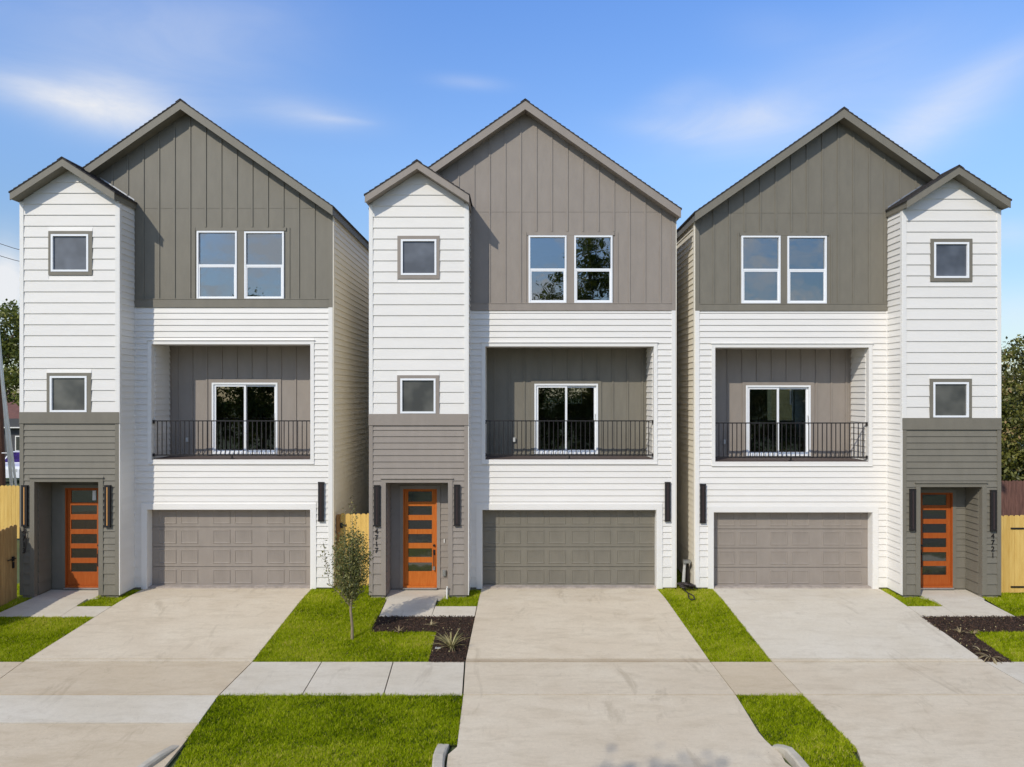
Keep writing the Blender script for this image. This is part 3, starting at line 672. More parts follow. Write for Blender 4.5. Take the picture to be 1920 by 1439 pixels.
    MB().tube([(sl1 - .08, yB - .01, sz0 + .95), (sl1 - .08, yB - .06, sz0 + .95), (sl1 - .08, yB - .06, sz0 + 1.15), (sl1 - .08, yB - .01, sz0 + 1.15)], .009, 6).build('handle', 'metal', sdo)
    xo = b0 + (.28 if not left or b0 < -3 else .72); xo = {'h1': bx_(352), 'h2': bx_(964), 'h3': bx_(1357)}[S['id']]
    box('outlet_box', 'pvc', h, xo - .035, xo + .035, yB - .06, yB - .001, bz0 + .42, bz0 + .54)
    # railing
    ry = yF + .055; zt_, zb_ = bal[2] + 1.07, bal[2] + .10
    b = MB(); b.box(b0, b1, ry - .025, ry + .025, zt_ - .03, zt_); b.box(b0, b1, ry - .02, ry + .02, zb_, zb_ + .035)
    b.box(b0, b0 + .03, ry - .035, ry + .035, zt_ - .09, zt_ + .01); b.box(b1 - .03, b1, ry - .035, ry + .035, zt_ - .09, zt_ + .01); b.box(b0, b0 + .03, ry - .035, ry + .035, zb_ - .02, zb_ + .06); b.box(b1 - .03, b1, ry - .035, ry + .035, zb_ - .02, zb_ + .06)
    mx = (b0 + b1) / 2; b.box(mx - .018, mx + .018, ry - .018, ry + .018, bz0 + .013, zb_); b.box(mx - .05, mx + .05, ry - .05, ry + .05, bz0 + .013, bz0 + .03)
    rl = b.build('railing', 'black', h); nb = round((b1 - b0) / .124)
    for i in range(1, nb): x = b0 + (b1 - b0) * i / nb; bar('baluster', 'black', rl, x - .010, x + .010, ry - .010, ry + .010, zb_ + .035, zt_ - .03)
    # ---- board-and-batten gable
    pitch = .425; x = fx(S['bat0'])
    xs = []
    while x > X0 + .1: x -= pitch
    while x < X1 - .05: xs.append(x); x += pitch
    wl_, wr_ = min(w[0] for w in wins) - .02, max(w[1] for w in wins) + .02; wtop = max(w[3] for w in wins) + .11
    for x in xs:
        if x < X0 + .02: continue
        z1 = min(rake_under(x), rake_under(x + .045)) - .004
        if left and x < f0 + .03: z0 = trake(max(x, trx)) + .24 if x > trx - .2 else None
        elif not left and x > f1 - .06: z0 = trake(min(x + .05, trx)) + .24 if x < trx + .2 else None
        else: z0 = bbt + .02
        if z0 is None: continue
        if wl_ < x + .02 < wr_ and z0 < wtop: z0 = wtop
        elif z0 < wtop and (abs(x + .02 - wl_) < .1 or abs(x + .02 - wr_) < .1): z0 = wtop
        if z1 - z0 > .05: bar('batten', A, h, x, x + .042, yF - .021, yF, z0, z1)
    for xx in (wl_ - .07, wr_ + .10): bar('batten', A, h, xx, xx + .035, yF - .019, yF, bbt + .02, wtop - .01)
    box('flashing', A, h, (f0 if left else f0 + cb), (f1 - cb if left else f1), yF - .006, yF, zjoin, zjoin + .009)
    b = MB(); b.box(wl_ - .02, wr_ + .04, yF - .028, yF, wtop - .10, wtop - .012)
    b.box(wins[0][1] + .005, wins[1][0] - .005, yF - .024, yF, wins[0][2], wtop - .10); b.build('window_trim', A, h)
    for w in wins:
        b = MB(); frame_bars(b, *w, .045, yF - .045, yF + .06); zm = w[2] + (w[3] - w[2]) * .5; b.box(w[0] + .045, w[1] - .045, yF - .035, yF + .05, zm - .022, zm + .022)
        frame_bars(b, w[0] + .045, w[1] - .045, w[2] + .045, zm - .022, .035, yF - .03, yF + .02)
        wo = b.build('window', 'vinyl', h)
        box('pane', 'glass_up', wo, w[0] + .045, w[1] - .045, yF + .02, yF + .026, zm + .022, w[3] - .045); box('pane', 'glass_up', wo, w[0] + .08, w[1] - .08, yF - .012, yF - .006, w[2] + .08, zm - .057)
    # ---- tower cladding
    tc_ = .09
    for q0_, q1_, qq in ((t0 - .012, t0 + tc_, t0 + tc_), (t1 - tc_, t1 + .012, t1 - tc_)): box('corner_board', 'white_trim', h, q0_, q1_, yT - .032, yT, bandT, trake(t0 - .012))
    for q0_, q1_ in ((t0 - .012, t0 + tc_), (t1 - tc_, t1 + .012)): box('corner_board', A, h, q0_, q1_, yT - .032, yT, .06, bandB)
    MB().box(t0 - .02, t1 + .02, yT - .036, yT, bandB, bandT).build('band_board', A, h); box('band_cap', A, h, t0 - .02, t1 + .02, yT - .05, yT, bandB - .018, bandB)
    zw = [bandT + .288 * k for k in range(30)]
    hl = [c for c in cas]
    zg_ = trake(t0 + tc_)
    K.rows('F', yT, t0 + tc_, t1 - tc_, bandT, max(z_ for z_ in zw if z_ <= zg_), 'white', hl, zs=zw, T=.026)
    for lo, hi in zip(zw, zw[1:]):                # clipped rows in the little gable
        if hi <= zg_ or lo >= tA - .05: continue
        hi = min(hi, tA - .012); lv = [lo] + ([zg_] if lo < zg_ else []) + [hi]; n_ = len(lv); v = []; wm_ = (t1 - t0) / 2 - tc_
        for z_ in lv:
            w_ = max(.01, min((tA - z_) / tsl, wm_)); d_ = .026 - .022 * (z_ - lo) / (hi - lo)
            v += [(trx - w_, yT, z_), (trx + w_, yT, z_), (trx + w_, yT - d_, z_), (trx - w_, yT - d_, z_)]
        f_ = [(3, 2, 1, 0), tuple(4 * (n_ - 1) + q for q in (0, 1, 2, 3))]
        for q in range(n_ - 1): o_ = 4 * q; f_ += [(o_ + 3, o_ + 7, o_ + 6, o_ + 2)[::-1], (o_, o_ + 4, o_ + 7, o_ + 3), (o_ + 1, o_ + 2, o_ + 6, o_ + 5)]
        MB().add(v, f_).build('siding_board', 'white', h)
    K.rows('F', yT, t0 + tc_, t1 - tc_, .06, bandB - .02, A, [(por[0] - .11, por[1] + .11, 0, por[3] + .09)])
    b = MB(); b.box(por[0] - .11, por[0] + .01, yT - .034, yT - .0005, .06, por[3] - .01); b.box(por[1] - .01, por[1] + .11, yT - .034, yT - .0005, .06, por[3] - .01); b.box(por[0] - .11, por[1] + .11, yT - .034, yT - .0005, por[3] - .01, por[3] + .09); b.box(por[0] - .05, por[0] + .01, yT + .0005, yT + .125, .06, por[3] - .01) if 0 else None; b.build('porch_trim', A, h)
    box('trim_cap', A, h, por[0] - .13, por[1] + .13, yT - .065, yT, por[3] + .09, por[3] + .11)
    for c, w, m in zip(cas, tw, ('frost_up', 'frost_low')):
        b = MB(); wall_rects(b, c[0], c[1], c[2], c[3], [w], yT - .034, yT); b.build('window_trim', A if S['id'] != 'h3' else A, h)
        b = MB(); frame_bars(b, *w, .05, yT - .042, yT + .06); wo = b.build('window', 'vinyl', h)
        box('pane', m, wo, w[0] + .05, w[1] - .05, yT + .005, yT + .012, w[2] + .05, w[3] - .05)
    # porch
    p0, p1, _, pz = por
    b = MB(); d0, d1 = px_(S['door'][0]), px_(S['door'][1]); dz0, dz1 = .13, pz_(S['door'][2])
    wall_rects(b, p0 - .02, p1 + .02, .0, pz + .1, [(d0, d1, 0, dz1)], yPB, yPB + .10); b.build('porch_back_wall', A, h)
    MB().box(p0 - .1, p0 - .001, yT + .126, yPB, .0, pz + .12).box(p1 + .001, p1 + .1, yT + .126, yPB, .0, pz + .12).build('porch_side_wall', A, h)
    box('porch_ceiling', A, h, p0 - .1, p1 + .1, yT + .126, yPB, pz + .003, pz + .12)
    ct = .09
    K.rows('F', yPB, p0 + .03, p1 - .03, .06, pz, A, [(d0 - ct, d1 + ct, 0, dz1 + ct)], T=.018)
    if S['id'] == 'h3': K.rows('L', p1 - .002, yT + .13, yPB - .03, .06, pz, A)
    else: K.rows('R', p0 + .002, yT + .13, yPB - .03, .06, pz, A)
    trim_ring('door_trim', A, h, d0, d1, .06, dz1, ct, yPB - .03, yPB, bottom=False)
    MB().box(d0, d0 + .03, yPB - .025, yPB + .095, dz0 - .05, dz1).box(d1 - .03, d1, yPB - .025, yPB + .095, dz0 - .05, dz1).box(d0 + .03, d1 - .03, yPB - .025, yPB + .095, dz1 - .03, dz1).build('door_frame', DM, h)
    box('door_sill', 'metal', h, d0, d1, yPB - .09, yPB + .02, .045, .08); box('threshold', DM, h, d0 + .03, d1 - .03, yPB - .03, yPB + .06, .08, dz0)
    q0, q1 = d0 + .032, d1 - .032; lz = [pz_(v) for v in S['lites']]
    lites = [(q0 + .10, q1 - .11, lz[i + 1], lz[i]) for i in range(0, 12, 2)]
    b = MB(); wall_rects(b, q0, q1, dz0 + .003, dz1 - .033, lites, yPB + .028, yPB + .072); fd = b.build('front_door', DM, h)
    for l in lites: box('pane', 'glass_lite', fd, *l[:2], yPB + .045, yPB + .052, *l[2:])
    hx = q1 - .05 if S['id'] != 'h3' else q0 + .05
    MB().tube([(hx, yPB + .028, 1.02), (hx, yPB - .04, 1.0), (hx, yPB - .04, .66), (hx, yPB + .028, .64)], .014, 7).box(hx - .028, hx + .028, yPB + .01, yPB + .027, .96, 1.1).build('handle', 'black', fd)
    MB().tube([(hx, yPB - .01, 1.22), (hx, yPB + .027, 1.22)], .032, 12).build('lock', 'black', fd)
    if S['id'] == 'h1': box('sticker', 'white_trim', fd, q1 - .24, q1 - .15, yPB + .04, yPB + .0445, lites[0][2] + .06, lites[0][3] - .01)
    if S['id'] == 'h2':
        box('key_box', 'metal', fd, hx - .03, hx + .03, yPB - .06, yPB - .02, .56, .66)
        xd = d1 + .2; box('doorbell', 'white_trim', h, xd - .012, xd + .012, yPB - .04, yPB - .018, 1.30, 1.40); MB().box(xd - .045, xd + .045, yPB - .07, yPB - .016, .40, .56).box(xd - .03, xd + .03, yPB - .085, yPB - .07, .42, .54).build('outlet_box', 'metal', h)
    # tower sides
    if left: K.rows('R', t1, yT + .06, yF - .03, .06, zt - .05, 'white')
    else: K.rows('L', t0, yT + .06, yF - .03, .06, zt - .05, 'white')
    e = (t1, t1 + .03) if left else (t0 - .03, t0)
    MB().box(e[0] + (.012 if left else 0), e[1] - (0 if left else .012), yT - .03, yT + .06, .06, zt - .05).build('corner_board', 'white_trim', h)
    # side wall that the photo shows
    if S['id'] == 'h1': K.rows('R', f1, yF + .1, 9.0, .06, ztop, 'cream')
    if S['id'] == 'h3': K.rows('L', f0, yF + .1, 9.0, .06, ztop, 'cream')
    K.finish()
    # wall lamps
    for pxl, pyt, pyb, pl, strip in S['lamps']:
        X, Zf = (tx, tz) if pl == 'T' else (fx, fz); y = yT if pl == 'T' else yF
        c = X(pxl); z1, z0 = Zf(pyt), Zf(pyb)
        lo = MB().box(c - .075, c + .075, y - .085, y - .0225, z0, z1).build('wall_lamp', 'black', h)
        box('lens', strip, lo, c - (.010 if strip == 'amber' else .018), c + (.010 if strip == 'amber' else .018), y - .0885, y - .0851, z0 + .03, z1 - .03)
        MB().box(c - .08, c + .08, y - .09, y - .0226, z1, z1 + .02).box(c - .08, c + .08, y - .09, y - .0226, z0 - .02, z0).build('end_cap', 'black', lo)
    for i, ch in enumerate(S['num']):
        place('digit', digit_mesh(ch), (tx(S['numx']), yT - .034, tz(S['numy'] + i * 11.9) - .13), h)
    return h

house(dict(id='h1', label='leftmost house, dark olive gable, taupe garage door, number 4713', tower=(39, 223.5), facade=(253, 623), ridge_z=13.28, tridge_z=11.47, col='olive', alt='taupe',
     garage=(276, 583, 955), bal=(285, 582.5, 646, 862), wins=[(370, 445, 434, 562), (459, 533, 435, 562)], bb=(562, 577), joint=391, bat0=355,
     porch=(65, 186.5, 903), twins=[(97, 167, 440, 510), (95, 164, 705.5, 773)], tcase=[(92, 174, 434, 516.5), (89, 172, 699.5, 773)], band=(773, 793), slider=(398, 521, 718), pairs=3,
     door=(123, 190.5, 915), lites=[920, 943, 948, 965, 975, 993, 1002, 1020, 1029, 1047, 1056.5, 1073],
     lamps=[(49, 911, 985, 'T', 'amber'), (204, 911, 987, 'T', 'amber'), (603, 905, 976, 'F', 'sconce')], num='4713', numx=46.5, numy=992))
house(dict(id='h2', label='middle house, taupe gable, olive green garage door, number 4717', tower=(693, 877), facade=(878, 1265.5), ridge_z=13.28, tridge_z=11.40, col='taupe', alt='olive',
     garage=(903.5, 1231.5, 955.5), bal=(910, 1225.5, 650, 862), wins=[(991, 1062, 442.5, 569), (1076.5, 1148, 442.5, 569)], bb=(570, 583), joint=398, bat0=1004,
     porch=(723, 841, 904.5), twins=[(752, 818.5, 449.5, 516.5), (751, 817, 710, 775.5)], tcase=[(745.5, 824.5, 443, 523.5), (745, 824, 704, 776.5)], band=(776.5, 796.5), slider=(1002, 1121, 720), pairs=4,
     door=(756, 819.5, 917), lites=[922, 941.5, 949.5, 966.5, 976, 993, 1002, 1019, 1029, 1045.5, 1055.5, 1072],
     lamps=[(707.5, 911, 985, 'T', 'sconce'), (857, 910, 984, 'T', 'sconce'), (1251, 905, 976, 'F', 'sconce')], num='4717', numx=706, numy=991, back_window=(1.22, 2.92, 4.91, 5.62)))
house(dict(id='h3', label='rightmost house, olive gable with tower at its right, number 4721', tower=(1692, 1875), facade=(1304, 1665), ridge_z=13.06, tridge_z=11.26, col='olive', alt='taupe',
     garage=(1337, 1636, 960), bal=(1340.5, 1628, 652, 866), wins=[(1389.5, 1462.5, 443, 569.5), (1475.5, 1549, 443.5, 570)], bb=(571, 583.5), joint=400, bat0=1395,
     porch=(1724, 1841, 912.5), twins=[(1750, 1815.5, 455, 522), (1748.5, 1815, 717, 783)], tcase=[(1743.5, 1822, 448.5, 528.5), (1742, 1821, 710.5, 783.5)], band=(784, 804.5), slider=(1398, 1519, 723), pairs=3,
     door=(1721.5, 1785.5, 924), lites=[928, 948, 957, 974, 983, 1000, 1010, 1027, 1036, 1053, 1062, 1079],
     lamps=[(1709, 918, 993, 'T', 'sconce'), (1860, 920, 994, 'T', 'sconce'), (1317, 909, 979, 'F', 'sconce')], num='4721', numx=1860, numy=1000, back_window=(11.35, 12.52, 4.15, 5.66)))

# ------------------------------------------------------------------ fences
def dogear(w, h):
    c = .035; return [(0, 0), (w, 0), (w, h - c), (w - c, h), (c, h), (0, h - c)]
def fence(name, label, m, p0, p1, h, rails_back=True, cap=False, zb=None, pw=.14, postm=None, group=None):
    p0, p1 = Vector(p0), Vector(p1); d = (p1 - p0); L = d.length; d.normalize(); a = math.atan2(d.y, d.x)
    t = thing(name, (*((p0 + p1) / 2), zg(p0.y)), label, 'fence', group)
    n = max(1, int(L / pw)); w = L / n
    b = MB().prism_y(dogear(w - .006, h), 0, .018); me = bpy.data.meshes.new('picket_mesh'); me.from_pydata(b.v, [], b.f); me.materials.append(M[m])
    for i in range(n):
        q = p0 + d * (w * i); place('picket', me, (q.x, q.y, zg(q.y) + .02 + random.uniform(-.008, .008)), t, rot=(0, 0, a))
    nrm = Vector((-d.y, d.x))
    for zr in (.35, h * .55, h - .25):
        s = p0 + nrm * .02; place('rail', cube_mesh(m), (s.x, s.y, zg(p0.y) + zr), t, rot=(0, 0, a), scale=(L, .04, .09))
    for k in range(int(L / 2.4) + 2):
        q = p0 + d * min(L - .09, k * 2.4) + nrm * .062
        place('post', cube_mesh(postm or m), (q.x, q.y, zg(q.y) - .1), t, rot=(0, 0, a), scale=(.09, .09, h + .05))
    return t
f = fence('wooden_fence', 'pine fence browned for its weak oblique light, with dog-ear tops, coming forward from the leftmost house corner', 'fence_shade_brown', (-13.22, -3.9), (-13.13, -.80), 1.95)
MB().box(-13.115, -13.095, -1.02, -.94, 1.0, 1.12).box(-13.10, -13.075, -1.20, -.90, 1.05, 1.075).box(-13.115, -13.09, -1.0, -.95, .82, .98).build('latch', 'black', f)
fence('wooden_fence', 'yellow pine fence behind the shade-browned one at the far left', 'fence_yellow', (-24, 6.8), (-13.3, 6.8), 1.95)
f = fence('wooden_gate', 'yellow pine gate between the left and middle houses behind the young tree', 'fence_yellow', (-4.93, .34), (-3.92, .34), 2.0, postm='post_brown')
bar('post', 'post_brown', f, -5.02, -4.935, .28, .40, -.02, 1.99); MB().box(-4.92, -4.86, .30, .338, 1.62, 1.76).box(-4.9, -4.76, .31, .338, 1.67, 1.71).build('latch', 'black', f); f['category'] = 'gate'
f = fence('wooden_fence', 'yellow pine fence beside the rightmost house tower', 'fence_yellow', (12.78, -.36), (16.4, -.36), 2.08)
MB().box(13.25, 13.6, -.385, -.362, 1.72, 1.76).box(13.25, 13.6, -.385, -.362, .15, .19).build('hinge', 'black', f)
fence('wooden_fence', 'dark red stained fence under the evergreen hedge at right', 'fence_red', (17.6, 8.3), (27, 8.3), 1.95)

# ------------------------------------------------------------------ foliage helpers
def scatter_mesh(name, m, verts, faces_per, shade, parent=None, org=(0, 0, 0), **tags):
    """verts (N, k, 3) polygons of k corners"""
    N, k, _ = verts.shape; org = np.array(org, dtype=float)
    me = bpy.data.meshes.new(name); me.vertices.add(N * k); me.vertices.foreach_set('co', (verts - org).reshape(-1).astype(np.float32))
    me.loops.add(N * k); me.loops.foreach_set('vertex_index', np.arange(N * k, dtype=np.int32))
    me.polygons.add(N); me.polygons.foreach_set('loop_start', np.arange(0, N * k, k, dtype=np.int32))
    me.update(calc_edges=True)
    a = me.attributes.new('shade', 'FLOAT', 'FACE'); a.data.foreach_set('value', np.clip(shade, 0, 1).astype(np.float32))
    me.materials.append(M[m]); me.validate()
    return place(name, me, org, parent, **tags)
def leaves(pts, size, asp=.45, up=.3, rng=RNG):
    N = len(pts); d = rng.normal(size=(N, 3)); d[:, 2] += up; d /= np.linalg.norm(d, axis=1)[:, None]
    r = rng.normal(size=(N, 3)); s = np.cross(d, r); s /= np.linalg.norm(s, axis=1)[:, None]
    L = (size * rng.uniform(.6, 1.3, N))[:, None]
    return np.stack([pts - d * L * .5, pts + s * L * asp * .5, pts + d * L * .5, pts - s * L * asp * .5], 1)
def zga(y): return np.interp(y, [p[0] for p in PR], [p[1] for p in PR])
def vnoise(x, y, f, seed=0):
    r = np.random.default_rng(seed); out = np.zeros_like(x)
    for _ in range(14):
        a = r.uniform(0, 6.28); k = f * r.uniform(.5, 2.2); out += np.sin((x * math.cos(a) + y * math.sin(a)) * k + r.uniform(0, 6.28)) / 14
    return out * 2.2
for gi, (c, dens, wavy) in enumerate(GRASS):
    (ax, ay), (bx, by), (cx, cy), (dx, dy) = [np.array(p) for p in c]
    area = abs((ay - dy) * ((bx - ax) + (cx - dx)) / 2); N = int(area * dens)
    x0v = min(ax, dx)
    u, v = RNG.uniform(0, 1, N), RNG.uniform(-.03 * (wavy > 0), 1, N)
    X = (ax * (1 - v) + dx * v) * (1 - u) + (bx * (1 - v) + cx * v) * u; Y = ay * (1 - v) + dy * v
    if wavy:
        lim = .03 + .05 * wavy * vnoise(X, X * 0, 2.2, 3); keep = Y < ay + lim; X, Y = X[keep], Y[keep]
    vis = (np.abs(X) < (Y - CAMY) * .76 + .4); X, Y = X[vis], Y[vis]; N = len(X)
    if N < 50: continue
    nb = vnoise(X, Y, 2.6, 11); nb2 = vnoise(X, Y, 9, 5); nb3 = vnoise(X, Y, 60, 8) ; nb4 = vnoise(X, Y, 28, 9)
    Hh = (.042 + .010 * nb2 + .018 * nb3 + .010 * nb4) * RNG.uniform(.55, 1.35, N); W = RNG.uniform(.004, .009, N)
    ang = RNG.uniform(0, 2 * math.pi, N); lean = RNG.uniform(.1, 1.1, N) * Hh; la = RNG.uniform(0, 2 * math.pi, N)
    base = np.stack([X, Y, zga(Y) - .004], 1); s = np.stack([np.cos(ang), np.sin(ang), 0 * ang], 1) * W[:, None]
    tip = base + np.stack([np.cos(la) * lean, np.sin(la) * lean, Hh], 1)
    Hh = np.maximum(Hh, .012); sh = .44 + .19 * nb + .13 * nb2 + .13 * nb4 + .10 * nb3 + RNG.normal(0, .17, N)
    dry = RNG.uniform(0, 1, N) < .045; sh[dry] = .97
    if wavy: sh -= .12
    scatter_mesh('grass', 'grass', np.stack([base - s, base + s, tip], 1), 3, sh, None, (float(X.mean()), float(Y.mean()), 0), kind='stuff', label='short bright green turf grass')
# mulch chips and pale flecks
for c in BEDS:
    (ax, ay), (bx, by), (cx, cy), (dx, dy) = c; N = int(abs((ay - dy) * ((bx - ax) + (cx - dx)) / 2) * 2600)
    u, v = RNG.uniform(-.012, 1.004, N), RNG.uniform(-.03, 1.03, N); X = (ax * (1 - v) + dx * v) * (1 - u) + (bx * (1 - v) + cx * v) * u; Y = ay * (1 - v) + dy * v
    pts = np.stack([X, Y, zga(Y) + .012 + RNG.uniform(0, .03, N)], 1); sh = RNG.uniform(0, .9, N) ** 1.5
    scatter_mesh('mulch_chips', 'chips', leaves(pts, .04, .4, 0), 4, sh, None, (float(X.mean()), float(Y.mean()), 0), kind='stuff')
    k = max(6, N // 90); pts2 = pts[:k] + np.array([0, 0, .015]); scatter_mesh('wood_flecks', 'leaf_cream', leaves(pts2, .035, .6, 0), 4, RNG.uniform(.6, 1, k), None, tuple(pts2.mean(0)), kind='stuff')

def tree(name, label, base, trunk_h, trunk_r, blobs, n, size, lm, cat='tree', group=None, gap=.38, seed=1, asp=.5):
    t = thing(name, base, label, cat, group); rg = np.random.default_rng(seed); bx, by, bz = base
    b = MB(); top = (bx + rg.normal(0, .1), by, bz + trunk_h); b.tube([base, (bx + .03, by, bz + trunk_h * .5), top], [trunk_r * 1.2, trunk_r * .9, trunk_r * .75], 10)
    for (cx, cy, cz, rx, ry, rz) in blobs:
        c = Vector((cx, cy, cz)); m_ = Vector(top).lerp(c, .5) + Vector((rg.normal(0, .15), rg.normal(0, .15), .1))
        b.tube([top, m_, c], [trunk_r * .5, trunk_r * .32, trunk_r * .15], 6)
        for _ in range(4):
            e = c + Vector((rg.normal() * rx * .5, rg.normal() * ry * .5, rg.normal() * rz * .5)); b.tube([m_.lerp(c, .6), e], [trunk_r * .16, trunk_r * .05], 5)
    b.build('trunk', 'bark', t)
    vol = np.array([q[3] * q[4] * q[5] for q in blobs]); cnt = rg.multinomial(n, vol / vol.sum()); P_ = []; S_ = []
    for (cx, cy, cz, rx, ry, rz), k in zip(blobs, cnt):
        nc = max(6, k // 70); d = rg.normal(size=(nc, 3)); d /= np.linalg.norm(d, axis=1)[:, None]; rr = rg.uniform(.35, 1.08, nc) ** .6
        cen = np.array([cx, cy, cz]) + d * rr[:, None] * np.array([rx, ry, rz]); idx = rg.integers(0, nc, k); cs = gap * rg.uniform(.5, 1.2, nc)
        p = cen[idx] + rg.normal(size=(k, 3)) * cs[idx][:, None] * np.array([1, 1, .7]); P_.append(p); S_.append(.4 + rg.normal(0, .18, nc)[idx] + rg.normal(0, .18, k))
    P_ = np.concatenate(P_); S_ = np.concatenate(S_); scatter_mesh('crown', lm, leaves(P_, size, asp, .2, rg), 4, S_, t, base)
    return t
# background left
tree('leafy_tree', 'green tree with bare dark branches beyond the house at far left', (-32.5, 25, 0), 4.6, .28, [(-31.5, 25, 9.0, 2.6, 2.2, 1.9), (-33.5, 24, 6.2, 2.2, 2, 1.2), (-30.3, 25.5, 7.8, 1.8, 2, 2.4), (-35, 25, 8.5, 2.4, 2, 2), (-31, 24, 5.6, 1.6, 1.6, 1.0)], 16000, .26, 'leaf_bg', group='trees behind the houses', gap=.42, seed=4)
tree('bushy_tree', 'small yellowish bush in front of the red-brown roof at far left', (-29.6, 20, 0), 2.4, .1, [(-29.5, 20, 3.7, .6, .7, .8), (-29.9, 20, 3.0, .5, .6, .5)], 1500, .16, 'leaf_bg', cat='bush', gap=.2, seed=6)
# background right: tall evergreens above the old fence
for i, (x, y, hh) in enumerate(((19.8, 11, 7.2), (22.3, 11.4, 8.0))):
    tree('evergreen_tree', ('dense dark evergreen close to the right house, above the red fence', 'second dense evergreen at the very right edge above the red fence')[i], (x, y, 0), 1.6, .16,
         [(x, y, hh * .82, 1.3, 1.2, hh * .14), (x - .2, y - .2, hh * .62, 1.6, 1.4, hh * .17), (x, y - .1, hh * .40, 1.7, 1.5, hh * .17), (x + .1, y, hh * .22, 1.5, 1.3, hh * .12)], 17000, .17, 'leaf_dark', group='evergreens above the red fence', gap=.30, seed=10 + i, asp=.55)
# trees seen through the rear window and beyond the houses
tree('leafy_tree', 'green tree glimpsed through the rear window behind the middle sliding door', (2.4, 19, 0), 2.5, .2, [(2.4, 18.5, 4.8, 3.2, 1.6, 1.8), (5, 19, 4.6, 2, 1.5, 1.5)], 9000, .18, 'leaf_bg', group='trees behind the houses', gap=.35, seed=15)
# trees across the street: they are mirrored in the glass and shade the drive
tree('street_tree', 'tall tree across the street mirrored in the middle upper windows', (5.6, -29, -.7), 6, .35, [(5.4, -29, 11.6, 1.9, 2.2, 3.6), (2.6, -28.6, 11.2, 1.5, 1.2, 2.0), (3.4, -28, 8.6, 2.2, 2.2, 2.0), (6.6, -29, 8.2, 2.4, 2.4, 2.6), (4.9, -29, 15.2, 1.0, 1.2, 1.2)], 22000, .26, 'leaf_bg', group='trees across the street', gap=.45, seed=21)
for i, (x, hh) in enumerate(((-19.5, 9.6), (-14, 9.0), (-25.5, 9.8), (-8.5, 9.2), (0.2, 9.0), (12.2, 9.2), (5.2, 8.6), (17.2, 9.4), (21.8, 9.0))):
    tree('street_tree', ['wide tree across the street mirrored in the left sliding door', 'rounded tree across the street, right of the wide one', 'leftmost tree across the street', 'low tree across the street opposite the left drive', 'low tree across the street opposite the middle house', 'low tree across the street opposite the right house', 'low tree across the street under the tall one', 'tree across the street to the right of the low ones', 'rightmost tree across the street'][i],
         (x, -33, -.7), 2.2, .25, ([(x - .2, -33, 11.9, .8, .8, .8)] if i == 0 else []) + [(x, -33, hh * .62, 2.7, 2, hh * .28), (x - 1.2, -32.6, hh * .42, 2, 1.6, hh * .22), (x + 1.4, -32.8, hh * .45, 2.1, 1.6, hh * .22), (x, -32.5, hh * .2, 2.8, 1.4, hh * .16)], 11000, .30, 'leaf_dark' if i % 2 else 'leaf_bg', group='trees across the street', gap=.4, seed=30 + i)
# the tree whose crown tip shades the middle drive
tree('street_tree', 'slender tree across the street whose crown tip shades the middle drive', (-7.0, -22.3, -.7), 6.0, .25, [(-7.0, -22.3, 10.2, 1.3, 1.3, 1.6), (-6.5, -22.2, 11.9, .55, .5, .4), (-7.9, -22.3, 9.0, 1.4, 1.4, 1.3)], 9000, .24, 'leaf_bg', group='trees across the street', gap=.3, seed=44)

# yellow sided house behind the right one, glimpsed through its rear window
t = thing('house', (17.4, 23, 0), 'yellow sided house glimpsed through the right house sliding door', 'house')
box('wall', 'beige', t, 14.1, 20.6, 20.1, 27, 0, 7.6)
for k in range(38): bar('siding_board', 'beige', t, 14.1, 20.6, 20.07 + .0, 20.0995, .1 + k * .195, .1 + k * .195 + .17)
for x, z in ((15.1, 4.75), (15.8, 1.4), (18.2, 4.7)):
    w = box('window', 'white_trim', t, x, x + .5, 20.0, 20.066, z, z + 1.1); box('pane', 'glass_lite', w, x + .06, x + .44, 19.985, 19.998, z + .06, z + 1.04)
MB().prism_y([(13.9, 7.55), (20.9, 7.55), (17.4, 9.6)], 19.6, 27.3).build('roof', 'shingle', t)

# ------------------------------------------------------------------ left background: building, pole, car
t = thing('building', (-36, 38, 0), 'low dark building with red-brown roof beyond the fence at far left', 'building')
box('wall', 'grey_and_shade', t, -48, -30, 36, 46, 0, 2.75)  # dark colour stands in for the shadow below the roofline
MB().box(-48.4, -29.6, 35.5, 35.6, 2.8, 3.45).build('fascia', 'grey_and_shade', t); MB().box(-48.4, -29.6, 35.42, 35.5, 2.72, 2.8).build('gutter', 'white_trim', t)
b = MB(); b.add([(-48.4, 35.5, 3.45), (-29.6, 35.5, 3.45), (-29.6, 41, 5.4), (-48.4, 41, 5.4), (-29.6, 46.5, 3.45), (-48.4, 46.5, 3.45)], [(0, 1, 2, 3), (3, 2, 4, 5), (1, 4, 2), (0, 3, 5), (0, 5, 4, 1)]); b.build('roof', 'brick_red', t)
for x in (-44, -39, -34):
    w = box('window', 'white_trim', t, x, x + 1.5, 35.93, 36.0, .9, 2.1); box('pane', 'glass_lite', w, x + .08, x + 1.42, 35.92, 35.929, .98, 2.02)
def bgp(px, py, y): return ((px - 970) / FPX * (y - CAMY), y, CAMZ + (739 - py) / FPX * (y - CAMY))
p0 = bgp(5, 935, 9); p1 = bgp(-8, 560, 9)
t = thing('utility_pole', (p0[0] - .1, 9, 0), 'brown wooden utility pole at the left edge above the yellow fence', 'utility pole')
MB().tube([(p0[0] - .05, 9, -.1), (p0[0] - .12, 9, 3), (p0[0] - .45, 9, 11.6)], [.19, .175, .12], 12).build('pole', 'pole', t)
b = MB().tube([(p0[0] + .1, 8.82, 3.0), (p0[0] + .35, 8.8, 3.0)], .02, 6); b.build('bracket', 'metal', t)
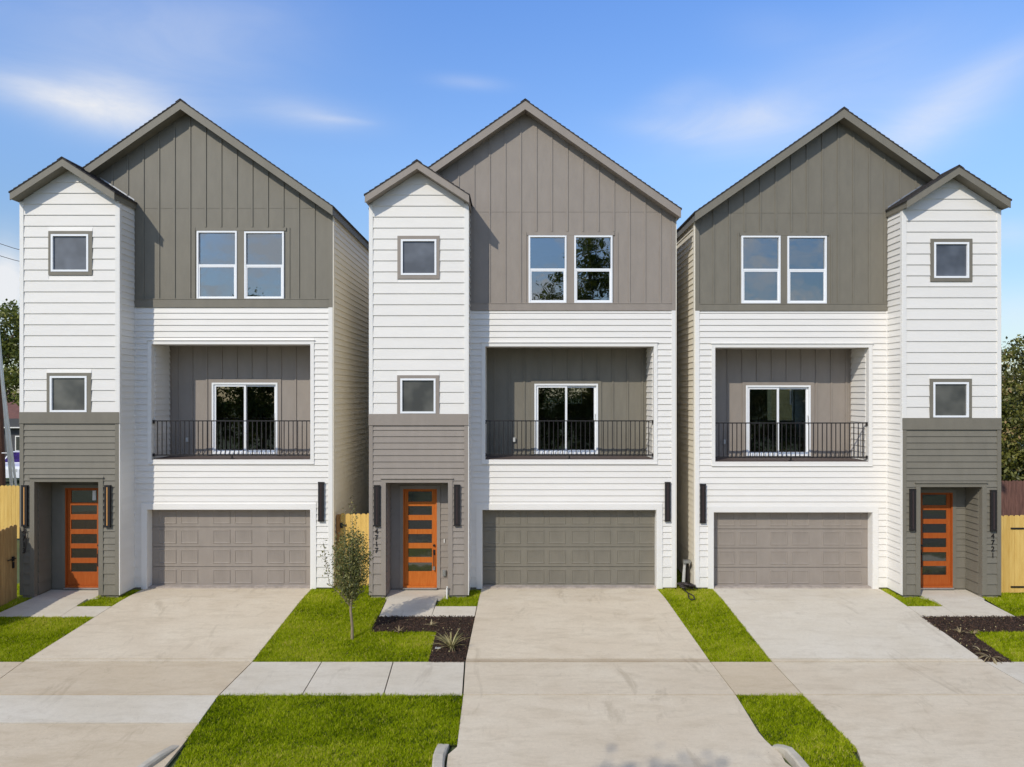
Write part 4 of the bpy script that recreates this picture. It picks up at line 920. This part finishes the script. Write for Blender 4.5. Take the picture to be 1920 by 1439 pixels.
for i, (a, c, r_) in enumerate((((-2, 640), (22, 912), .06), ((9, 745), (30, 912), .045))):
    A_, C_ = bgp(*a, 8.4 - .1 * i), bgp(*c, 8.4 - .1 * i); k = C_[2] / (A_[2] - C_[2]); ft = (C_[0] + (C_[0] - A_[0]) * k, A_[1], 0)
    o = MB().tube([ft, A_, (A_[0] + (A_[0] - C_[0]) * .35, A_[1], A_[2] + (A_[2] - C_[2]) * .35)], r_, 8).build('metal_pole', 'metal')
    o['label'] = ('thicker slanting grey metal pole beside the brown utility pole', 'thinner slanting grey metal pole, nearer the house')[i]; o['category'] = 'metal pole'
for i, (a, c) in enumerate((((-10, 455), (60, 476)), ((-10, 478), (60, 497)))):
    A_, C_ = bgp(*a, 9), bgp(*c, 9); d = Vector(C_) - Vector(A_); pts = [Vector(A_) - d * .5 + d * k * .5 + Vector((0, 0, .02 * (k - 2) ** 2)) for k in range(6)]
    o = MB().tube(pts, .012, 5).build('power_line', 'cable'); o['label'] = ('upper thin power line crossing the sky at far left', 'lower thin power line crossing the sky at far left')[i]; o['category'] = 'power line'
# parked car, front towards us
cx, cy = -30.6, 23.0
t = thing('parked_car', (cx, cy, 0), 'white parked car with violet glare on its windscreen beyond the left fence', 'car')
b = MB(); prof = [(0, .35), (0, .85), (.12, 1.02), (1.0, 1.14), (1.75, 1.78), (3.9, 1.82), (4.6, 1.2), (4.7, .4)]
vs = []
for sx, k in ((-.93, 0), (.93, 0)):
    for q, (yy, zz) in enumerate(prof): vs.append((cx + sx * (.86 if zz > 1.5 else 1), cy + yy, zz))
n = len(prof); b.add(vs, [tuple(range(n)), tuple(range(2 * n - 1, n - 1, -1))] + [(i, i + n, (i + 1) % n + n, (i + 1) % n) for i in range(n)]); b.build('body', 'car', t)
b = MB(); b.add([(cx - .78, cy + 1.03, 1.19), (cx + .78, cy + 1.03, 1.19), (cx + .70, cy + 1.68, 1.745), (cx - .70, cy + 1.68, 1.745)], [(0, 1, 2, 3)]); b.build('windscreen', 'windscreen', t)
for sx in (-1, 1):
    x = cx + sx * .93
    b = MB(); b.add([(x + sx * .01, cy + 1.5, 1.2), (x + sx * .01, cy + 3.9, 1.2), (x - sx * .11, cy + 3.8, 1.7), (x - sx * .11, cy + 1.8, 1.7)], [(0, 1, 2, 3)]); b.build('side_window', 'glass_lite', t)
    box('headlight', 'pvc', t, cx + sx * .62 - .18, cx + sx * .62 + .18, cy - .02, cy + .05, .72, .88)
    for yy in (.85, 3.8):
        w = MB().tube([(x - .1, cy + yy, .36), (x + .1, cy + yy, .36)], .36, 20).build('wheel', 'tyre', t); MB().tube([(x - .11, cy + yy, .36), (x + .11, cy + yy, .36)], .2, 14).build('rim', 'metal', w)

# ------------------------------------------------------------------ the young tree in the lawn
TX, TY = G(660, 1199); TZ = zg(TY)
t = thing('young_tree', (TX, TY, TZ), 'slender young tree with small grey-green leaves in the lawn between the houses', 'tree')
rg = np.random.default_rng(5); b = MB()
fork = Vector((TX - .02, TY, TZ + .92)); b.tube([(TX, TY, TZ - .02), (TX + .005, TY, TZ + .05), (TX + .005, TY, TZ + .3), (TX - .03, TY, TZ + .65), fork], [.045, .036, .032, .029, .027], 8)
LP = []
for i in range(46):
    a = rg.uniform(0, 6.283); rr = rg.uniform(.05, 1) ** .6 * .40; ht = rg.uniform(.5, 1.55)
    if i < 4: ht = (2.35, 2.1, 2.05, 1.9)[i]; rr = (.08, .16, .14, .2)[i]
    if i in (5, 6): a = math.pi + .2 * i - 1; rr = .62; ht = 1.15 + .2 * (i - 5)
    s0 = fork + Vector((0, 0, rg.uniform(-.25, .35))); end = fork + Vector((math.cos(a) * rr, math.sin(a) * rr, ht)); 
    if ht > 1.8 and i < 4: end.x += .02
    mid = s0.lerp(end, .45) + Vector((math.cos(a) * rr * .35, math.sin(a) * rr * .35, -.05)); pts = [s0, s0.lerp(mid, .5) + Vector((0, 0, .03)), mid, mid.lerp(end, .5) + Vector((math.cos(a) * .02, math.sin(a) * .02, 0)), end]
    b.tube(pts, [.009, .008, .006, .004, .002], 5)
    nl = int(60 * (1.6 if ht < 1.6 else 1.6))
    for _ in range(nl):
        u = rg.uniform(.08, 1) * 4; k = min(3, int(u)); p = pts[k].lerp(pts[k + 1], u - k); sp_ = .055 if (u < 3.2 and i >= 4) else .035
        LP.append(p + Vector(rg.normal(0, sp_, 3)))
b.build('trunk', 'stem', t)
LP = np.array([tuple(p) for p in LP]); extra = rg.normal(size=(5200, 3)); extra /= np.linalg.norm(extra, axis=1)[:, None]; extra = extra * (rg.uniform(0, 1, 5200) ** .45)[:, None] * np.array([.42, .40, .84]); extra[:, :2] *= (1 + .35 * extra[:, 2:3]); extra += rg.normal(0, .03, (5200, 3)) + np.array([TX - .01, TY, TZ + 1.72]); LP = np.concatenate([LP, extra])
lv = leaves(LP, .056, .45, .3, rg); sh = .35 + rg.normal(0, .22, len(LP)); sh[rg.uniform(0, 1, len(LP)) < .08] = .95
scatter_mesh('crown', 'leaf_young', lv, 4, sh, t, (TX, TY, TZ))

# strappy plants in the beds
def strap_plant(name, label, x, y, lm, n, L, flat, seed):
    t = thing(name, (x, y, zg(y)), label, 'plant'); rg = np.random.default_rng(seed)
    for i in range(n):
        a = rg.uniform(0, 6.283); l = L * rg.uniform(.6, 1.1); up = rg.uniform(.35, 1.2) * (1 - flat) + .15; b = MB(); w = rg.uniform(.008, .014); prev = None; p = Vector((x, y, zg(y) + .02)); d = Vector((math.cos(a), math.sin(a), up * 1.6)).normalized(); s = Vector((-math.sin(a), math.cos(a), 0)); k = 6
        for j in range(k + 1):
            ww = w * (1 - (j / k) ** 2.5) + .0012; b.v += [tuple(p - s * ww), tuple(p + Vector((0, 0, -.25 * ww))), tuple(p + s * ww)]
            p = p + d * l / k; d = (d + Vector((0, 0, -(.16 + .28 * flat)))).normalized()
        for j in range(k): q = j * 3; b.f += [(q, q + 1, q + 4, q + 3), (q + 1, q + 2, q + 5, q + 4)]
        o = b.build('leaf', lm, t); at = o.data.attributes.new('shade', 'FLOAT', 'FACE'); at.data.foreach_set('value', [float(np.clip(.55 + rg.normal(0, .3), 0, 1))] * len(o.data.polygons))
    return t
x, y = G(846, 1219); strap_plant('strappy_plant', 'spiky cream and green plant in the mulch bed by the middle drive', x, y, 'leaf_cream', 46, .60, .1, 3)
x, y = G(1858, 1236); strap_plant('strappy_plant', 'drooping dry tan plant in the mulch bed beside the right drive', x, y, 'leaf_dry', 22, .55, .8, 4)
for (px, py, s_, lb) in ((748, 1188, 1, 'small faded sprig in the middle house mulch bed near the lawn'), (1800, 1190, 2, 'small faded sprig in the right house mulch bed'), (1826, 1192, 3, 'yellowish sprig at the lawn corner of the right house mulch bed'), (1838, 1224, 4, 'small sprig between the drooping plant and the right lawn corner'), (808, 1176, 5, 'yellowish tuft at the path edge of the middle house mulch bed')):
    x, y = G(px, py); strap_plant('small_plant', lb, x, y, 'leaf_dry', 16, .22, .2, 8 + s_)
x, y = G(821, 1218); o = MB().box(x - .06, x + .06, y - .04, y + .04, zg(y) + .03, zg(y) + .042).build('plant_tag', 'pvc'); o['label'] = 'pale tag lying on the mulch left of the spiky plant'; o['category'] = 'tag'
# tiny white downpipe stub by the middle porch
x, y = tx(838.5), -.84; o = MB().tube([(x, y, zg(y)), (x, y, .25), (x + .01, y - .02, .3)], .022, 8).build('vent_stub', 'white_trim'); o['label'] = 'short white pipe stub at the foot of the middle porch post'; o['category'] = 'pipe'

# standpipe and coiled cable between the middle and right houses
t = thing('standpipe', (4.60, -.0, 0), 'pale pipe with lamp head standing between the middle and right houses', 'pipe')
MB().tube([(4.62, .35, -.02), (4.64, .34, .35), (4.66, .32, .66)], [.05, .045, .035], 10).build('pipe', 'pvc', t)
MB().box(4.60, 4.80, .22, .36, .66, .74).build('head', 'metal', t); MB().tube([(4.78, .25, .74), (4.80, .22, .60), (4.79, .22, .52)], .014, 6).build('lever', 'black', t)
box('post', 'black', t, 4.72, 4.80, .42, .5, -.02, .62)
b = MB(); pts = []
for k in range(150):
    a = k * .35; r_ = .17 + .05 * math.sin(k * .73); pts.append((4.60 + r_ * math.cos(a) + .03 * math.sin(k * .3), -.12 + r_ * 1.1 * math.sin(a) + .04 * math.cos(k * .21), zg(-.1) + .05 + .09 * abs(math.sin(k * .17)) + .0006 * k))
x, y = pts[-1][:2]
lp = [G(1283, 1110), G(1290, 1116), G(1291, 1124), G(1296, 1129), G(1303, 1127), G(1300, 1121), G(1292, 1116)]
pts += [(q[0], q[1], zg(q[1]) + .05) for q in lp]
b.tube(pts, .016, 6); o = b.build('coiled_cable', 'cable'); o['label'] = 'tangled dark cable coiled on the grass between the middle and right houses'; o['category'] = 'cable'
# hose hanging by the left house's left lamp
x = tx(50); o = MB().tube([(x - .06, yT - .06, tz(984)), (x - .0, yT - .07, tz(996)), (x + .03, yT - .06, tz(1010)), (x + .0, yT - .06, tz(1032)), (x + .01, yT - .06, tz(1034))], .012, 6).build('hanging_cord', 'cable'); o['label'] = 'dark cord hanging below the leftmost wall lamp by the shade-browned fence'; o['category'] = 'cord'
